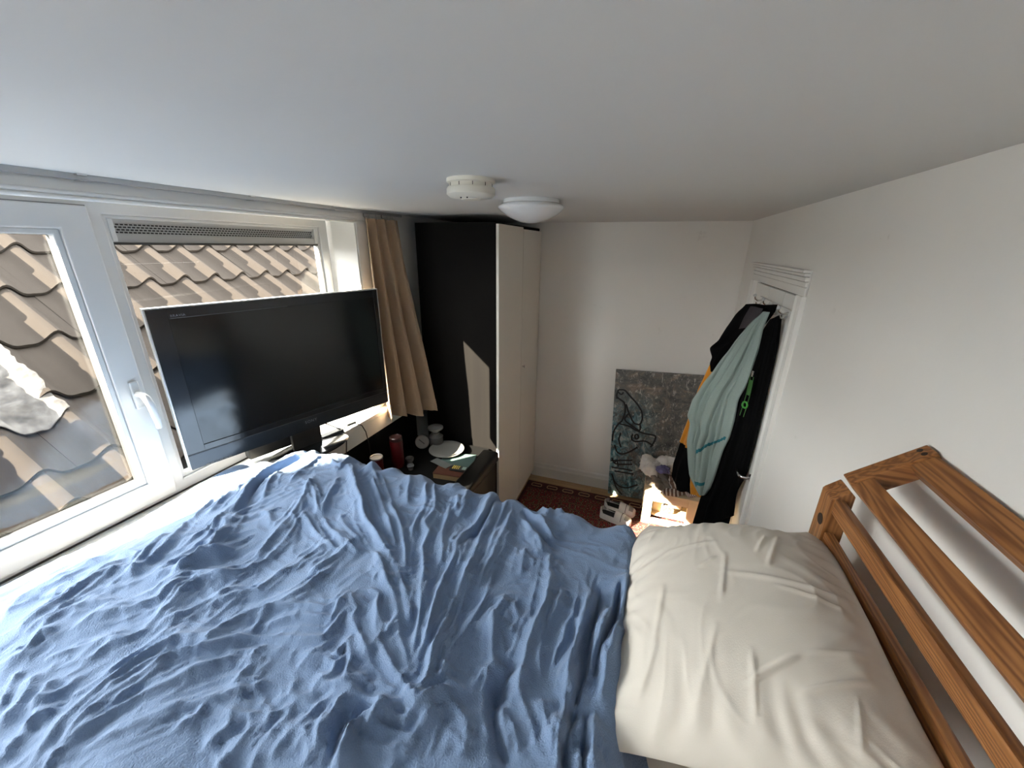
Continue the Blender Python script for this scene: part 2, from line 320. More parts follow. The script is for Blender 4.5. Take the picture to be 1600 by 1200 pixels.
# ---- traced fold lines of the duvet: (height mm, half width mm, points on the bed) and drawn lines of the painting
FOLDS = [
 (15,20,[(-1.221,0.231),(-1.217,0.261),(-1.228,0.314),(-1.23,0.369),(-1.248,0.428)]),
 (9,16,[(-1.226,0.37),(-1.218,0.398),(-1.19,0.423),(-1.214,0.469),(-1.26,0.53)]),
 (11,18,[(-1.146,0.4),(-1.189,0.445),(-1.225,0.499),(-1.267,0.553)]),
 (13,18,[(-1.162,0.434),(-1.167,0.469),(-1.198,0.516),(-1.252,0.579),(-1.295,0.606)]),
 (7,14,[(-1.086,0.321),(-1.057,0.344),(-1.023,0.377),(-1.014,0.402)]),
 (10,18,[(-1.098,0.277),(-1.091,0.308),(-1.043,0.337),(-1.012,0.377),(-1.014,0.402),(-1.005,0.452)]),
 (14,20,[(-0.966,0.331),(-0.966,0.374),(-0.982,0.414),(-0.972,0.455),(-0.925,0.487)]),
 (10,18,[(-1.097,0.413),(-1.081,0.449),(-1.047,0.498),(-1.001,0.542)]),
 (12,18,[(-1.052,0.435),(-1.044,0.478),(-1.045,0.526),(-1.095,0.611)]),
 (9,16,[(-1.045,0.526),(-1.081,0.571),(-1.152,0.652)]),
 (9,16,[(-1.107,0.465),(-1.108,0.508),(-1.127,0.567),(-1.175,0.651)]),
 (10,18,[(-1.051,0.384),(-1.031,0.419),(-1.019,0.462),(-0.938,0.497)]),
 (10,20,[(-0.951,0.331),(-0.917,0.38),(-0.897,0.411),(-0.878,0.453)]),
 (7,18,[(-1.174,0.249),(-1.183,0.29),(-1.157,0.324),(-1.107,0.342)]),
 (18,50,[(-1.312,0.234),(-1.355,0.276),(-1.364,0.314),(-1.367,0.358),(-1.356,0.404),(-1.353,0.446)]),
 (6,14,[(-1.257,0.287),(-1.288,0.314),(-1.317,0.336)]),
 (5,14,[(-1.28,0.37),(-1.293,0.396)]),
 (8,16,[(-1.349,0.447),(-1.281,0.455),(-1.223,0.454)]),
 (10,20,[(-1.145,0.175),(-1.126,0.204),(-1.154,0.241),(-1.129,0.264)]),
 (11,22,[(-0.995,0.122),(-1.007,0.148),(-1.025,0.175),(-1.051,0.197)]),
 (12,18,[(-0.947,0.131),(-0.945,0.153),(-0.933,0.167)]),
 (10,18,[(-0.991,0.164),(-0.97,0.182),(-0.96,0.202),(-0.962,0.224)]),
 (15,22,[(-0.871,0.109),(-0.884,0.138),(-0.895,0.166),(-0.895,0.194),(-0.893,0.235),(-0.89,0.271),(-0.883,0.303),(-0.869,0.335),(-0.82,0.362),(-0.791,0.389)]),
 (14,22,[(-0.855,0.149),(-0.863,0.171),(-0.858,0.218),(-0.849,0.254),(-0.844,0.301),(-0.806,0.338),(-0.768,0.372)]),
 (12,22,[(-0.853,0.143),(-0.837,0.171),(-0.817,0.214),(-0.787,0.263),(-0.775,0.299),(-0.747,0.327),(-0.728,0.344)]),
 (8,16,[(-0.837,0.11),(-0.845,0.127),(-0.841,0.141)]),
 (9,22,[(-0.801,0.162),(-0.769,0.194),(-0.747,0.225),(-0.734,0.248),(-0.7,0.268),(-0.662,0.295)]),
 (8,16,[(-0.699,0.219),(-0.687,0.245),(-0.692,0.263)]),
 (9,22,[(-0.63,0.218),(-0.624,0.242),(-0.613,0.26)]),
 (8,16,[(-0.992,0.247),(-0.988,0.278),(-0.971,0.294),(-0.954,0.322)]),
 (7,14,[(-1.078,0.218),(-1.041,0.251),(-1.005,0.281),(-0.975,0.296)]),
 (8,18,[(-0.936,0.102),(-0.939,0.122)]),
 (8,18,[(-1.049,0.145),(-1.074,0.169),(-1.094,0.188)]),
 (9,22,[(-0.576,0.209),(-0.571,0.229)]),
 (11,18,[(-1.113,0.424),(-1.092,0.478),(-1.034,0.522)]),
 (10,18,[(-1.146,0.508),(-1.159,0.558),(-1.158,0.611),(-1.199,0.7)]),
 (20,22,[(-1.171,0.679),(-1.197,0.717),(-1.247,0.803),(-1.31,0.912),(-1.323,1.014),(-1.3,1.101)]),
 (-14,20,[(-1.154,0.685),(-1.185,0.738),(-1.255,0.849),(-1.289,0.931),(-1.286,1.015),(-1.285,1.086)]),
 (12,18,[(-1.043,0.524),(-1.082,0.575),(-1.12,0.632),(-1.145,0.674),(-1.148,0.719)]),
 (8,16,[(-1.026,0.519),(-1.02,0.567),(-1.002,0.623)]),
 (8,16,[(-0.91,0.525),(-0.898,0.556),(-0.905,0.616),(-0.929,0.697),(-0.937,0.737)]),
 (13,18,[(-0.933,0.559),(-0.944,0.626),(-0.962,0.706),(-1.012,0.803),(-1.069,0.89)]),
 (11,18,[(-1.059,0.445),(-1.044,0.491),(-1.027,0.524),(-1.004,0.555)]),
 (9,16,[(-0.817,0.539),(-0.799,0.577),(-0.783,0.638),(-0.776,0.652)]),
 (11,16,[(-0.941,0.735),(-0.875,0.704),(-0.792,0.664),(-0.745,0.652)]),
 (13,18,[(-1.064,0.872),(-0.97,0.81),(-0.891,0.754)]),
 (11,18,[(-0.883,0.757),(-0.932,0.833),(-0.983,0.922)]),
 (13,20,[(-1.013,1.014),(-0.869,0.891),(-0.77,0.8),(-0.678,0.738),(-0.626,0.708)]),
 (11,14,[(-0.872,0.747),(-0.809,0.715),(-0.743,0.677),(-0.69,0.667)]),
 (10,16,[(-0.741,0.567),(-0.726,0.625),(-0.72,0.667)]),
 (9,16,[(-0.837,0.775),(-0.741,0.715),(-0.701,0.704)]),
 (10,18,[(-0.955,1.058),(-0.843,0.965),(-0.776,0.909)]),
 (11,14,[(-1.28,0.616),(-1.322,0.678),(-1.371,0.729),(-1.39,0.798)]),
 (11,14,[(-1.262,0.66),(-1.311,0.751),(-1.357,0.8)]),
 (10,14,[(-1.313,0.778),(-1.33,0.851),(-1.373,0.958)]),
 (10,14,[(-1.143,0.762),(-1.217,0.863),(-1.229,0.91)]),
 (9,14,[(-1.128,0.858),(-1.155,0.96),(-1.189,1.052)]),
 (12,14,[(-1.113,1.033),(-1.041,0.992),(-1.045,1.059)]),
 (6,12,[(-1.1,0.721),(-1.041,0.698),(-0.982,0.663)]),
 (6,12,[(-1.057,0.707),(-1.053,0.739)]),
 (9,16,[(-0.94,0.465),(-0.915,0.499),(-0.904,0.538)]),
 (11,18,[(-0.874,0.419),(-0.853,0.456),(-0.82,0.486),(-0.822,0.528),(-0.82,0.57)]),
 (12,18,[(-0.819,0.38),(-0.798,0.418),(-0.769,0.445),(-0.742,0.476),(-0.715,0.534),(-0.702,0.598)]),
 (9,16,[(-0.745,0.462),(-0.685,0.488),(-0.635,0.49),(-0.61,0.512),(-0.579,0.53)]),
 (6,12,[(-0.747,0.396),(-0.755,0.427),(-0.76,0.453)]),
 (12,18,[(-0.785,0.357),(-0.766,0.375),(-0.682,0.409),(-0.616,0.423),(-0.584,0.438),(-0.581,0.468),(-0.583,0.506)]),
 (9,16,[(-0.727,0.429),(-0.691,0.454),(-0.633,0.471),(-0.6,0.48),(-0.611,0.537),(-0.607,0.552)]),
 (10,18,[(-0.59,0.38),(-0.583,0.399),(-0.55,0.411),(-0.515,0.405),(-0.507,0.389),(-0.515,0.375),(-0.495,0.355)]),
 (9,18,[(-0.68,0.284),(-0.662,0.304),(-0.636,0.322),(-0.638,0.342)]),
 (8,18,[(-0.68,0.314),(-0.685,0.342),(-0.702,0.368),(-0.691,0.388)]),
 (13,16,[(-0.528,0.419),(-0.527,0.452),(-0.495,0.428),(-0.471,0.38)]),
 (11,16,[(-0.557,0.5),(-0.513,0.471),(-0.455,0.445)]),
 (8,14,[(-0.598,0.542),(-0.552,0.521),(-0.554,0.501)]),
 (13,18,[(-0.557,0.575),(-0.527,0.568),(-0.492,0.501),(-0.464,0.475),(-0.428,0.456),(-0.393,0.437),(-0.353,0.418),(-0.329,0.4)]),
 (12,18,[(-0.603,0.645),(-0.547,0.611),(-0.506,0.585),(-0.467,0.541),(-0.432,0.501),(-0.392,0.475),(-0.364,0.448)]),
 (11,16,[(-0.539,0.648),(-0.475,0.592),(-0.431,0.539)]),
 (8,14,[(-0.459,0.498),(-0.466,0.533)]),
 (14,18,[(-0.472,0.673),(-0.444,0.608),(-0.406,0.54),(-0.369,0.471)]),
 (13,18,[(-0.416,0.694),(-0.4,0.607),(-0.381,0.549),(-0.356,0.495)]),
 (14,18,[(-0.345,0.563),(-0.339,0.508),(-0.326,0.462),(-0.319,0.419),(-0.317,0.4)]),
 (10,16,[(-0.299,0.478),(-0.299,0.443)]),
 (8,18,[(-0.475,0.381),(-0.445,0.398),(-0.407,0.392)]),
 (8,14,[(-0.377,0.437),(-0.341,0.439)]),
 (14,18,[(-0.501,0.368),(-0.466,0.375),(-0.444,0.369),(-0.397,0.371),(-0.355,0.375)]),
 (20,18,[(-0.355,0.374),(-0.381,0.352),(-0.389,0.342),(-0.399,0.324),(-0.395,0.295),(-0.399,0.271)]),
 (-16,30,[(-0.37,0.366),(-0.41,0.349),(-0.43,0.327),(-0.422,0.298),(-0.405,0.271)]),
 (22,20,[(-0.274,0.432),(-0.298,0.41),(-0.309,0.388),(-0.319,0.366),(-0.339,0.365)]),
 (-16,22,[(-0.301,0.384),(-0.312,0.361),(-0.337,0.354),(-0.368,0.35)]),
 (10,20,[(-0.386,0.345),(-0.352,0.346),(-0.317,0.35),(-0.286,0.348)]),
 (9,14,[(-0.341,0.413),(-0.326,0.395),(-0.313,0.399)]),
 (9,16,[(-0.468,0.323),(-0.454,0.299),(-0.438,0.279)]),
 (12,18,[(-0.452,0.359),(-0.455,0.33),(-0.448,0.306),(-0.416,0.279)]),
 (9,16,[(-0.447,0.262),(-0.446,0.272),(-0.423,0.281),(-0.431,0.27)]),
 (10,20,[(-0.564,0.219),(-0.566,0.243),(-0.567,0.27),(-0.592,0.282),(-0.655,0.266)]),
 (9,20,[(-0.519,0.229),(-0.524,0.254),(-0.524,0.288),(-0.522,0.308)]),
 (9,16,[(-0.5,0.253),(-0.498,0.279),(-0.494,0.306),(-0.488,0.333),(-0.468,0.358)]),
 (7,14,[(-0.485,0.298),(-0.455,0.275)]),
 (6,14,[(-0.576,0.36),(-0.557,0.339),(-0.534,0.331),(-0.522,0.308)]),
 (5,12,[(-0.513,0.344),(-0.529,0.371)]),
 (8,18,[(-0.596,0.288),(-0.551,0.297),(-0.534,0.318)]),
 (14,20,[(-1.019,1.002),(-0.882,0.896),(-0.782,0.811),(-0.737,0.77),(-0.639,0.71),(-0.587,0.683),(-0.542,0.652)]),
 (12,18,[(-0.89,0.988),(-0.798,0.91),(-0.705,0.825),(-0.645,0.764),(-0.602,0.724)]),
 (13,20,[(-0.728,0.878),(-0.664,0.818),(-0.603,0.76),(-0.556,0.706),(-0.518,0.656)]),
 (10,16,[(-0.763,1.036),(-0.717,0.959),(-0.676,0.897)]),
 (13,20,[(-0.67,1.013),(-0.611,0.898),(-0.591,0.824),(-0.572,0.772)]),
 (13,20,[(-0.642,1.024),(-0.573,0.897),(-0.559,0.83),(-0.527,0.801),(-0.518,0.732),(-0.476,0.672),(-0.442,0.631)]),
 (11,20,[(-0.541,0.932),(-0.5,0.838),(-0.471,0.761),(-0.452,0.712)]),
 (9,14,[(-0.53,0.994),(-0.513,0.919)]),
 (11,18,[(-0.516,1.043),(-0.496,0.957),(-0.492,0.897)]),
 (12,20,[(-0.426,1.008),(-0.423,0.93),(-0.434,0.849),(-0.435,0.786),(-0.422,0.728),(-0.417,0.664)]),
 (-14,14,[(-0.415,1.046),(-0.412,0.95),(-0.418,0.855),(-0.423,0.79)]),
 (15,28,[(-0.424,1.069),(-0.402,0.961),(-0.399,0.876),(-0.385,0.804),(-0.373,0.741),(-0.361,0.666)]),
 (13,26,[(-0.348,0.989),(-0.339,0.912),(-0.337,0.847),(-0.331,0.779),(-0.329,0.726),(-0.322,0.675)]),
 (-12,14,[(-0.311,1.01),(-0.264,0.968),(-0.228,0.92),(-0.19,0.89)]),
 (13,22,[(-0.309,0.973),(-0.238,0.909),(-0.204,0.849)]),
 (12,22,[(-0.316,1.025),(-0.253,0.994),(-0.198,0.924)]),
 (8,22,[(-0.256,0.853),(-0.238,0.76)]),
 (8,14,[(-0.184,0.85),(-0.171,0.785)]),
 (9,16,[(-0.796,0.721),(-0.707,0.673),(-0.666,0.665)]),
 (9,16,[(-0.63,0.679),(-0.58,0.643),(-0.532,0.602)]),
 (12,16,[(-0.276,1.073),(-0.237,1.038),(-0.229,1.065)]),
 (12,14,[(-0.218,1.078),(-0.193,1.055)]),
 (13,18,[(-0.372,0.741),(-0.362,0.661),(-0.355,0.59),(-0.339,0.515),(-0.325,0.445)]),
 (11,18,[(-0.402,0.669),(-0.399,0.607),(-0.381,0.549),(-0.359,0.501)]),
 (12,18,[(-0.295,0.695),(-0.296,0.628),(-0.299,0.58),(-0.305,0.521),(-0.306,0.457)]),
 (10,18,[(-0.268,0.639),(-0.246,0.577),(-0.226,0.53),(-0.2,0.474)]),
 (11,20,[(-0.25,0.688),(-0.259,0.626),(-0.238,0.566)]),
 (16,18,[(-0.165,0.797),(-0.155,0.689),(-0.161,0.623),(-0.165,0.572),(-0.158,0.524),(-0.147,0.482)]),
 (7,14,[(-0.153,0.657),(-0.132,0.571),(-0.113,0.523)]),
 (8,22,[(-0.123,0.745),(-0.129,0.682),(-0.136,0.632)]),
 (20,16,[(-0.054,0.761),(-0.058,0.7),(-0.062,0.617),(-0.063,0.559),(-0.062,0.498)]),
 (9,14,[(-0.016,0.732),(-0.022,0.632),(-0.03,0.565),(-0.024,0.512)]),
 (12,14,[(0.0,0.804),(-0.004,0.716),(-0.017,0.637),(-0.024,0.585),(-0.018,0.529)]),
 (26,24,[(0.025,0.857),(0.022,0.798),(0.018,0.72),(0.01,0.643),(0.003,0.577),(-0.001,0.52)]),
 (12,12,[(-0.044,0.584),(-0.051,0.528),(-0.051,0.501)]),
 (8,16,[(-0.227,0.675),(-0.202,0.631),(-0.211,0.593)]),
 (7,12,[(-0.233,0.467),(-0.227,0.51)]),
 (-14,22,[(-0.18,0.544),(-0.187,0.495),(-0.178,0.455)]),
 (-24,11,[(-0.037,0.79),(-0.037,0.647),(-0.035,0.563),(-0.043,0.502)]),
 (-26,11,[(0.01,0.817),(0.007,0.7),(-0.014,0.615),(-0.022,0.534)]),
 (-16,8,[(0.054,0.775),(0.042,0.705)]),
 (-20,22,[(-0.193,0.495),(-0.176,0.434),(-0.158,0.399),(-0.139,0.368)]),
 (12,16,[(-0.164,0.449),(-0.153,0.414),(-0.139,0.389)]),
 (10,18,[(-0.158,0.523),(-0.143,0.477),(-0.126,0.453),(-0.104,0.415)]),
 (10,18,[(-0.107,0.48),(-0.088,0.443),(-0.069,0.418)]),
 (18,16,[(-0.059,0.487),(-0.062,0.43),(-0.058,0.396)]),
 (10,14,[(-0.024,0.48),(-0.025,0.443),(-0.017,0.413)]),
 (14,16,[(-0.006,0.497),(0.001,0.419)]),
 (-20,10,[(-0.044,0.493),(-0.048,0.435),(-0.05,0.399)]),
 (-22,10,[(-0.02,0.491),(-0.018,0.446),(-0.014,0.412)]),
 (8,22,[(-0.215,0.387),(-0.205,0.356)]),
 (10,24,[(-0.302,0.388),(-0.275,0.418),(-0.244,0.41),(-0.206,0.386)]),
]
INK = [[(0.033,1.042),(0.015,0.98),(0.061,0.949),(0.095,0.928),(0.106,0.844),(0.084,0.754),(0.052,0.725),(0.012,0.643),(-0.017,0.548)],[(0.033,1.042),(0.087,1.048),(0.134,0.993),(0.191,0.939),(0.239,0.872),(0.255,0.801),(0.239,0.737),(0.184,0.742),(0.134,0.835),(0.106,0.918)],[(0.134,0.835),(0.094,0.768),(0.175,0.716),(0.243,0.675),(0.239,0.737)],[(0.063,0.726),(0.153,0.713),(0.199,0.682),(0.288,0.657),(0.379,0.657),(0.369,0.593),(0.341,0.538)],[(0.18,0.641),(0.173,0.589),(0.208,0.568),(0.293,0.594),(0.362,0.554)],[(0.031,0.515),(0.058,0.44),(0.105,0.428),(0.17,0.465),(0.233,0.521)],[(0.08,0.64),(0.062,0.572),(0.089,0.498)],[(0.023,1.03),(0.058,0.997),(0.078,1.023)],[(0.016,0.968),(0.049,0.96)],[(0.015,0.38),(0.042,0.316),(0.201,0.344)],[(0.005,0.351),(0.198,0.384)],[(0.02,0.285),(0.16,0.283),(0.206,0.278)],[(0.024,0.217),(0.052,0.139),(0.102,0.092),(0.173,0.092),(0.261,0.145)],[(0.039,0.164),(0.081,0.059),(0.131,0.013)],[(0.046,0.249),(0.22,0.246)],[(0.198,0.631),(0.224,0.647),(0.237,0.611),(0.211,0.595),(0.198,0.631)],[(0.041,0.33),(0.062,0.374),(0.078,0.296)]]
PALE = [[(0.184,1.034),(0.213,0.942),(0.291,0.89),(0.418,0.864),(0.537,0.896),(0.61,0.963)],[(0.412,1.148),(0.436,1.001),(0.451,0.862),(0.505,0.712)],[(0.112,0.833),(0.171,0.766),(0.24,0.719)]]

# ------------------------------------------------------------------ the setting
XR, XL, XW, YF, YB, ZC, ZF = 0.594, -1.663, -1.86, 3.381, -1.6, 0.186, -2.222
WY0, WY1, WZ0, WZ1 = -1.50, 1.965, -1.045, 0.150       # window opening in the wall on the window side

# floor: boards laid across the room
fl = Thing('floor', (0, 0, ZF - 0.02), kind='structure', label='light oak plank floor')
mb = MB().box((XL - 0.25, YB - 0.1, ZF - 0.08), (XR + 0.15, YF + 0.1, ZF - 0.016))
fl.part('subfloor', mb, M['floor'])
pw, k, y = 0.19, 0, YF
while y > YB:
    xo = [(-0.35, 0.42), (-0.9, 0.1), (-0.6, 0.25)][k % 3]
    xs = [XL - 0.02] + list(xo) + [XR + 0.02]
    for i in range(len(xs) - 1):
        fl.part('plank', MB().box((xs[i] + 0.0008, y - pw + 0.0008, ZF - 0.016), (xs[i+1] - 0.0008, y - 0.0008, ZF)), M['floor'], bevel=0.0012, seg=1)
    y -= pw; k += 1

single('ceiling', MB().box((XL - 0.25, YB - 0.1, ZC), (XR + 0.15, YF + 0.1, ZC + 0.1)), M['ceiling'], (0, 1, ZC), kind='structure', label='low white painted ceiling')
single('wall_far', MB().box((XL - 0.25, YF, ZF - 0.1), (XR + 0.15, YF + 0.1, ZC + 0.1)), M['wall'], (0, YF, ZF), kind='structure', label='plain white wall beside the wardrobe')
single('wall_back', MB().box((XL - 0.25, YB - 0.1, ZF - 0.1), (XR + 0.15, YB, ZC + 0.1)), M['wall'], (0, YB, ZF), kind='structure', label='white wall behind the bed')
DY0, DY1, DZ = 2.035, 2.90, -0.186                     # door opening
mb = MB().box((XR, YB, ZF - 0.1), (XR + 0.12, DY0, ZC)).box((XR, DY1, ZF - 0.1), (XR + 0.12, YF, ZC)).box((XR, DY0, DZ), (XR + 0.12, DY1, ZC))
single('wall_right', mb, M['wall'], (XR, 1, ZF), kind='structure', label='white wall with scuff marks behind the headboard')
mb = MB().box((XW - 0.05, YB, ZF - 0.1), (XL, WY0, ZC)).box((XW - 0.05, WY1, ZF - 0.1), (XL, YF, ZC))
mb.box((XW - 0.05, WY0, ZF - 0.1), (XL, WY1, WZ0 - 0.02)).box((XW - 0.05, WY0, WZ1), (XL, WY1, ZC))
single('wall_left', mb, M['wall'], (XL, 0.6, ZF), kind='structure', label='window wall')

bb = Thing('baseboard_far', (0, YF, ZF), kind='structure', label='white moulded skirting board')
bb.part('board', MB().prism([(XL, YF, ZF), (XL, YF - 0.018, ZF), (XL, YF - 0.018, ZF + 0.10), (XL, YF - 0.012, ZF + 0.115), (XL, YF - 0.012, ZF + 0.14), (XL, YF - 0.004, ZF + 0.15), (XL, YF, ZF + 0.15)], (XR - XL, 0, 0)), M['white_gloss'])
bb = Thing('baseboard_right', (XR, 1, ZF), kind='structure', label='white skirting board beside the door')
bb.part('board', MB().prism([(XR, YB, ZF), (XR - 0.018, YB, ZF), (XR - 0.018, YB, ZF + 0.10), (XR - 0.012, YB, ZF + 0.115), (XR - 0.012, YB, ZF + 0.14), (XR - 0.004, YB, ZF + 0.15), (XR, YB, ZF + 0.15)], (0, DY0 - 0.085 - YB, 0)), M['white_gloss'])

# trim over the window: flat board with a double white bead, and the lining of the reveal
tr = Thing('trim_1', (XL, 0.6, WZ1), kind='structure', label='white painted window surround')
tr.part('head_board', MB().box((XL, WY0 - 0.1, 0.128), (XL + 0.008, WY1 + 0.085, ZC - 0.002)), M['white_gloss'], bevel=0.002)
for z in (0.120, 0.133):
    tr.part('bead', MB().tube([(XL + 0.010, WY0 - 0.02, z), (XL + 0.010, WY1 + 0.0, z)], 0.0065, 10), M['white_gloss'], smooth=60)
tr.part('side_board', MB().box((XL, WY1, ZF + 1.06), (XL + 0.008, WY1 + 0.085, 0.126)), M['white_gloss'], bevel=0.002)
tr.part('reveal_lining', MB().box((XW + 0.03, WY1 - 0.012, WZ0), (XL + 0.004, WY1, WZ1 - 0.002)), M['white_gloss'], bevel=0.002)
tr.part('soffit_lining', MB().box((XW + 0.03, WY0, WZ1 - 0.010), (XL + 0.004, WY1 - 0.012, WZ1)), M['white_gloss'], bevel=0.002)
ws = Thing('trim_2', (XL, 0.6, WZ0), kind='structure', label='white window sill board with deep front edge')
ws.part('sill_board', MB().box((XW - 0.01, WY0, WZ0 - 0.025), (XL + 0.055, WY1 + 0.10, WZ0 + 0.006)), M['white_gloss'], bevel=0.004)
ws.part('apron', MB().box((XL, WY0, -1.175), (XL + 0.045, WY1 + 0.22, WZ0 - 0.025)), M['white_gloss'], bevel=0.002)

# ---------------- windows
def rect_frame(mb, x0, x1, y0, y1, z0, z1, w):
    """mitred rectangular ring in the window plane; w = widths of the sides at y0, y1, z0, z1"""
    wl, wr, wb, wt = w
    o = [(y0, z0), (y1, z0), (y1, z1), (y0, z1)]
    n = [(y0 + wl, z0 + wb), (y1 - wr, z0 + wb), (y1 - wr, z1 - wt), (y0 + wl, z1 - wt)]
    vs = [(x, *p) for x in (x0, x1) for p in o + n]
    fs = []
    for k in range(4):
        q = (k + 1) % 4
        fs += [(k, 4+k, 4+q, q), (8+k, 8+q, 12+q, 12+k), (k, q, 8+q, 8+k), (4+k, 12+k, 12+q, 4+q)]
    return mb.add(vs, fs)

XG = XW - 0.03    # glass plane
# fixed light with the vent strip
w1 = Thing('window_1', (XW, 1.42, WZ0), kind='structure', label='fixed window pane with a vent strip along its top, behind the television')
w1.part('window_frame', rect_frame(MB(), XW - 0.06, XW, 0.86, WY1 - 0.012, WZ0, WZ1 - 0.01, (0.055, 0.055, 0.06, 0.05)), M['pvc'], bevel=0.004)
w1.part('glazing_bead', rect_frame(MB(), XW - 0.045, XW - 0.012, 0.915, WY1 - 0.067, WZ0 + 0.06, WZ1 - 0.06, (0.016, 0.016, 0.018, 0.012)), M['pvc'], bevel=0.003)
w1.part('pane', MB().box((XG - 0.004, 0.925, WZ0 + 0.07), (XG, WY1 - 0.075, 0.0)), M['glass'])
w1.part('gasket', MB().box((XW - 0.04, 0.931, -0.012), (XW - 0.012, WY1 - 0.083, -0.003)), M['gasket'])
vent = w1.part('vent_strip', MB().box((XW - 0.04, 0.931, -0.003), (XW - 0.018, WY1 - 0.083, 0.026)).box((XW - 0.04, 0.931, 0.066), (XW - 0.018, WY1 - 0.083, 0.080)).box((XW - 0.04, 0.931, 0.026), (XW - 0.030, WY1 - 0.083, 0.066)), M['alu'], label='grey metal vent strip')
# the grille: three staggered rows of slots
slot = MB()
ny = 64
for r in range(4):
    for i in range(ny):
        y = 0.953 + (i + 0.5 * (r % 2)) * (WY1 - 0.105 - 0.953) / ny
        slot.box((XW - 0.0302, y, 0.029 + r * 0.0092), (XW - 0.0292, y + 0.0098, 0.0338 + r * 0.0092))
w1.part('vent_slots', slot, M['dark_hole'], parent=vent, kind='stuff', fix=False)
for y in (0.938, WY1 - 0.093):
    w1.part('vent_end_cap', MB().box((XW - 0.04, y - 0.008, 0.0), (XW - 0.010, y + 0.008, 0.078)), M['pvc'], parent=vent, bevel=0.002)
# opening casement on the near side
w2 = Thing('window_2', (XW, 0.3, WZ0), kind='structure', label='opening casement window with lever handle beside the bed')
w2.part('window_frame', rect_frame(MB(), XW - 0.06, XW, -0.70, 0.87, WZ0, WZ1 - 0.01, (0.055, 0.06, 0.055, 0.045)), M['pvc'], bevel=0.004)
sash = w2.part('sash', rect_frame(MB(), XW - 0.05, XW + 0.018, -0.665, 0.872, WZ0 + 0.030, 0.112, (0.085, 0.085, 0.085, 0.075)), M['pvc'], bevel=0.005)
w2.part('glazing_bead', rect_frame(MB(), XW - 0.03, XW + 0.008, -0.58, 0.787, WZ0 + 0.115, 0.037, (0.016, 0.018, 0.020, 0.018)), M['pvc'], parent=sash, bevel=0.004)
w2.part('gasket', rect_frame(MB(), XW - 0.035, XW - 0.020, -0.566, 0.771, WZ0 + 0.133, 0.021, (0.003, 0.003, 0.003, 0.003)), M['gasket'], parent=sash)
w2.part('pane', MB().box((XG - 0.004, -0.57, WZ0 + 0.125), (XG, 0.775, 0.025)), M['glass'], parent=sash)
w3 = Thing('fill_window', (XW, -1.1, WZ0), kind='structure', label='unseen third window pane added to light the right wall')  # out of view, added so more sky light reaches the right wall
w3.part('window_frame', rect_frame(MB(), XW - 0.06, XW, WY0, -0.70, WZ0, WZ1 - 0.01, (0.055, 0.06, 0.06, 0.05)), M['pvc'], bevel=0.004)
w3.part('pane', MB().box((XG - 0.004, WY0 + 0.05, WZ0 + 0.05), (XG, -0.75, WZ1 - 0.055)), M['glass'])
w2.part('rebate_gap', rect_frame(MB(), XW - 0.0005, XW + 0.0012, -0.669, 0.876, WZ0 + 0.026, 0.116, (0.006, 0.006, 0.006, 0.006)), mat('grey_gap', (0.16, 0.165, 0.17), 0.7), parent=sash)
w2.part('sill_joint', MB().box((XW, WY0, WZ0 + 0.006), (XW + 0.006, WY1 - 0.012, WZ0 + 0.011)), M['gasket'])
hb_ = MB().obox((XW + 0.024, 0.838, -0.560), (1, 0, 0), (0, 1, 0), (0, 0, 1), 0.006, 0.014, 0.055)
hd = w2.part('handle_plate', hb_, M['pvc'], parent=sash, bevel=0.005, seg=3, smooth=40)
w2.part('handle', MB().tube([(XW + 0.022, 0.838, -0.555), (XW + 0.060, 0.838, -0.555), (XW + 0.073, 0.840, -0.565), (XW + 0.078, 0.846, -0.60), (XW + 0.072, 0.853, -0.66), (XW + 0.062, 0.857, -0.70)], [0.011, 0.011, 0.013, 0.013, 0.012, 0.010], 12), M['pvc'], parent=sash, smooth=60, label='white lever handle')

# ---------------- door in the wall beside the bench
d1 = Thing('door_1', (XR, 2.47, ZF), kind='structure', label='white boarded door in a moulded white frame')
def casing(name, a, b, w, out):
    """moulding of three steps; a->b run, w across direction"""
    a, b, w = Vector(a), Vector(b), Vector(w)
    prof = [(0, 0), (0, 0.016), (0.012, 0.022), (0.022, 0.014), (0.055, 0.014), (0.064, 0.020), (0.080, 0.018), (0.080, 0)]
    d1.part(name, MB().prism([a + w * p + Vector((-1, 0, 0)) * q for p, q in prof], b - a), M['white_gloss'])
casing('casing', (XR, DY0, ZF), (XR, DY0, DZ), (0, -1, 0), 1)
casing('casing', (XR, DY1, ZF), (XR, DY1, DZ), (0, 1, 0), 1)
hz = MB()
for z0, z1, o in ((DZ, DZ + 0.036, 0.012), (DZ + 0.040, DZ + 0.058, 0.016), (DZ + 0.062, DZ + 0.078, 0.022), (DZ + 0.081, DZ + 0.093, 0.028), (DZ + 0.095, DZ + 0.106, 0.036), (DZ, DZ + 0.100, 0.008)):
    hz.box((XR - o, DY0 - 0.08, z0), (XR, DY1 + 0.08, z1))
d1.part('header_moulding', hz, M['white_gloss'], bevel=0.003)
lf = d1.part('door_leaf', MB().box((XR + 0.022, DY0 + 0.004, ZF + 0.008), (XR + 0.05, DY1 - 0.004, DZ - 0.006)), M['dark_hole'], label='door leaf core with dark joints')
ys = [DY0 + 0.004, 2.27, 2.57, DY1 - 0.004]
for i in range(3):
    d1.part('board', MB().box((XR + 0.004, ys[i] + 0.0035, ZF + 0.008), (XR + 0.024, ys[i+1] - 0.0035, DZ - 0.012)), M['white_gloss'], parent=lf, bevel=0.002)
hd = d1.part('handle_rose', MB().lathe((XR + 0.004, 2.075, -1.13), [(0.0, -0.0), (0.024, 0.0), (0.026, 0.004), (0.024, 0.010), (0.012, 0.012)], 24, (-1, 0, 0)), M['chrome'], parent=lf, smooth=50)
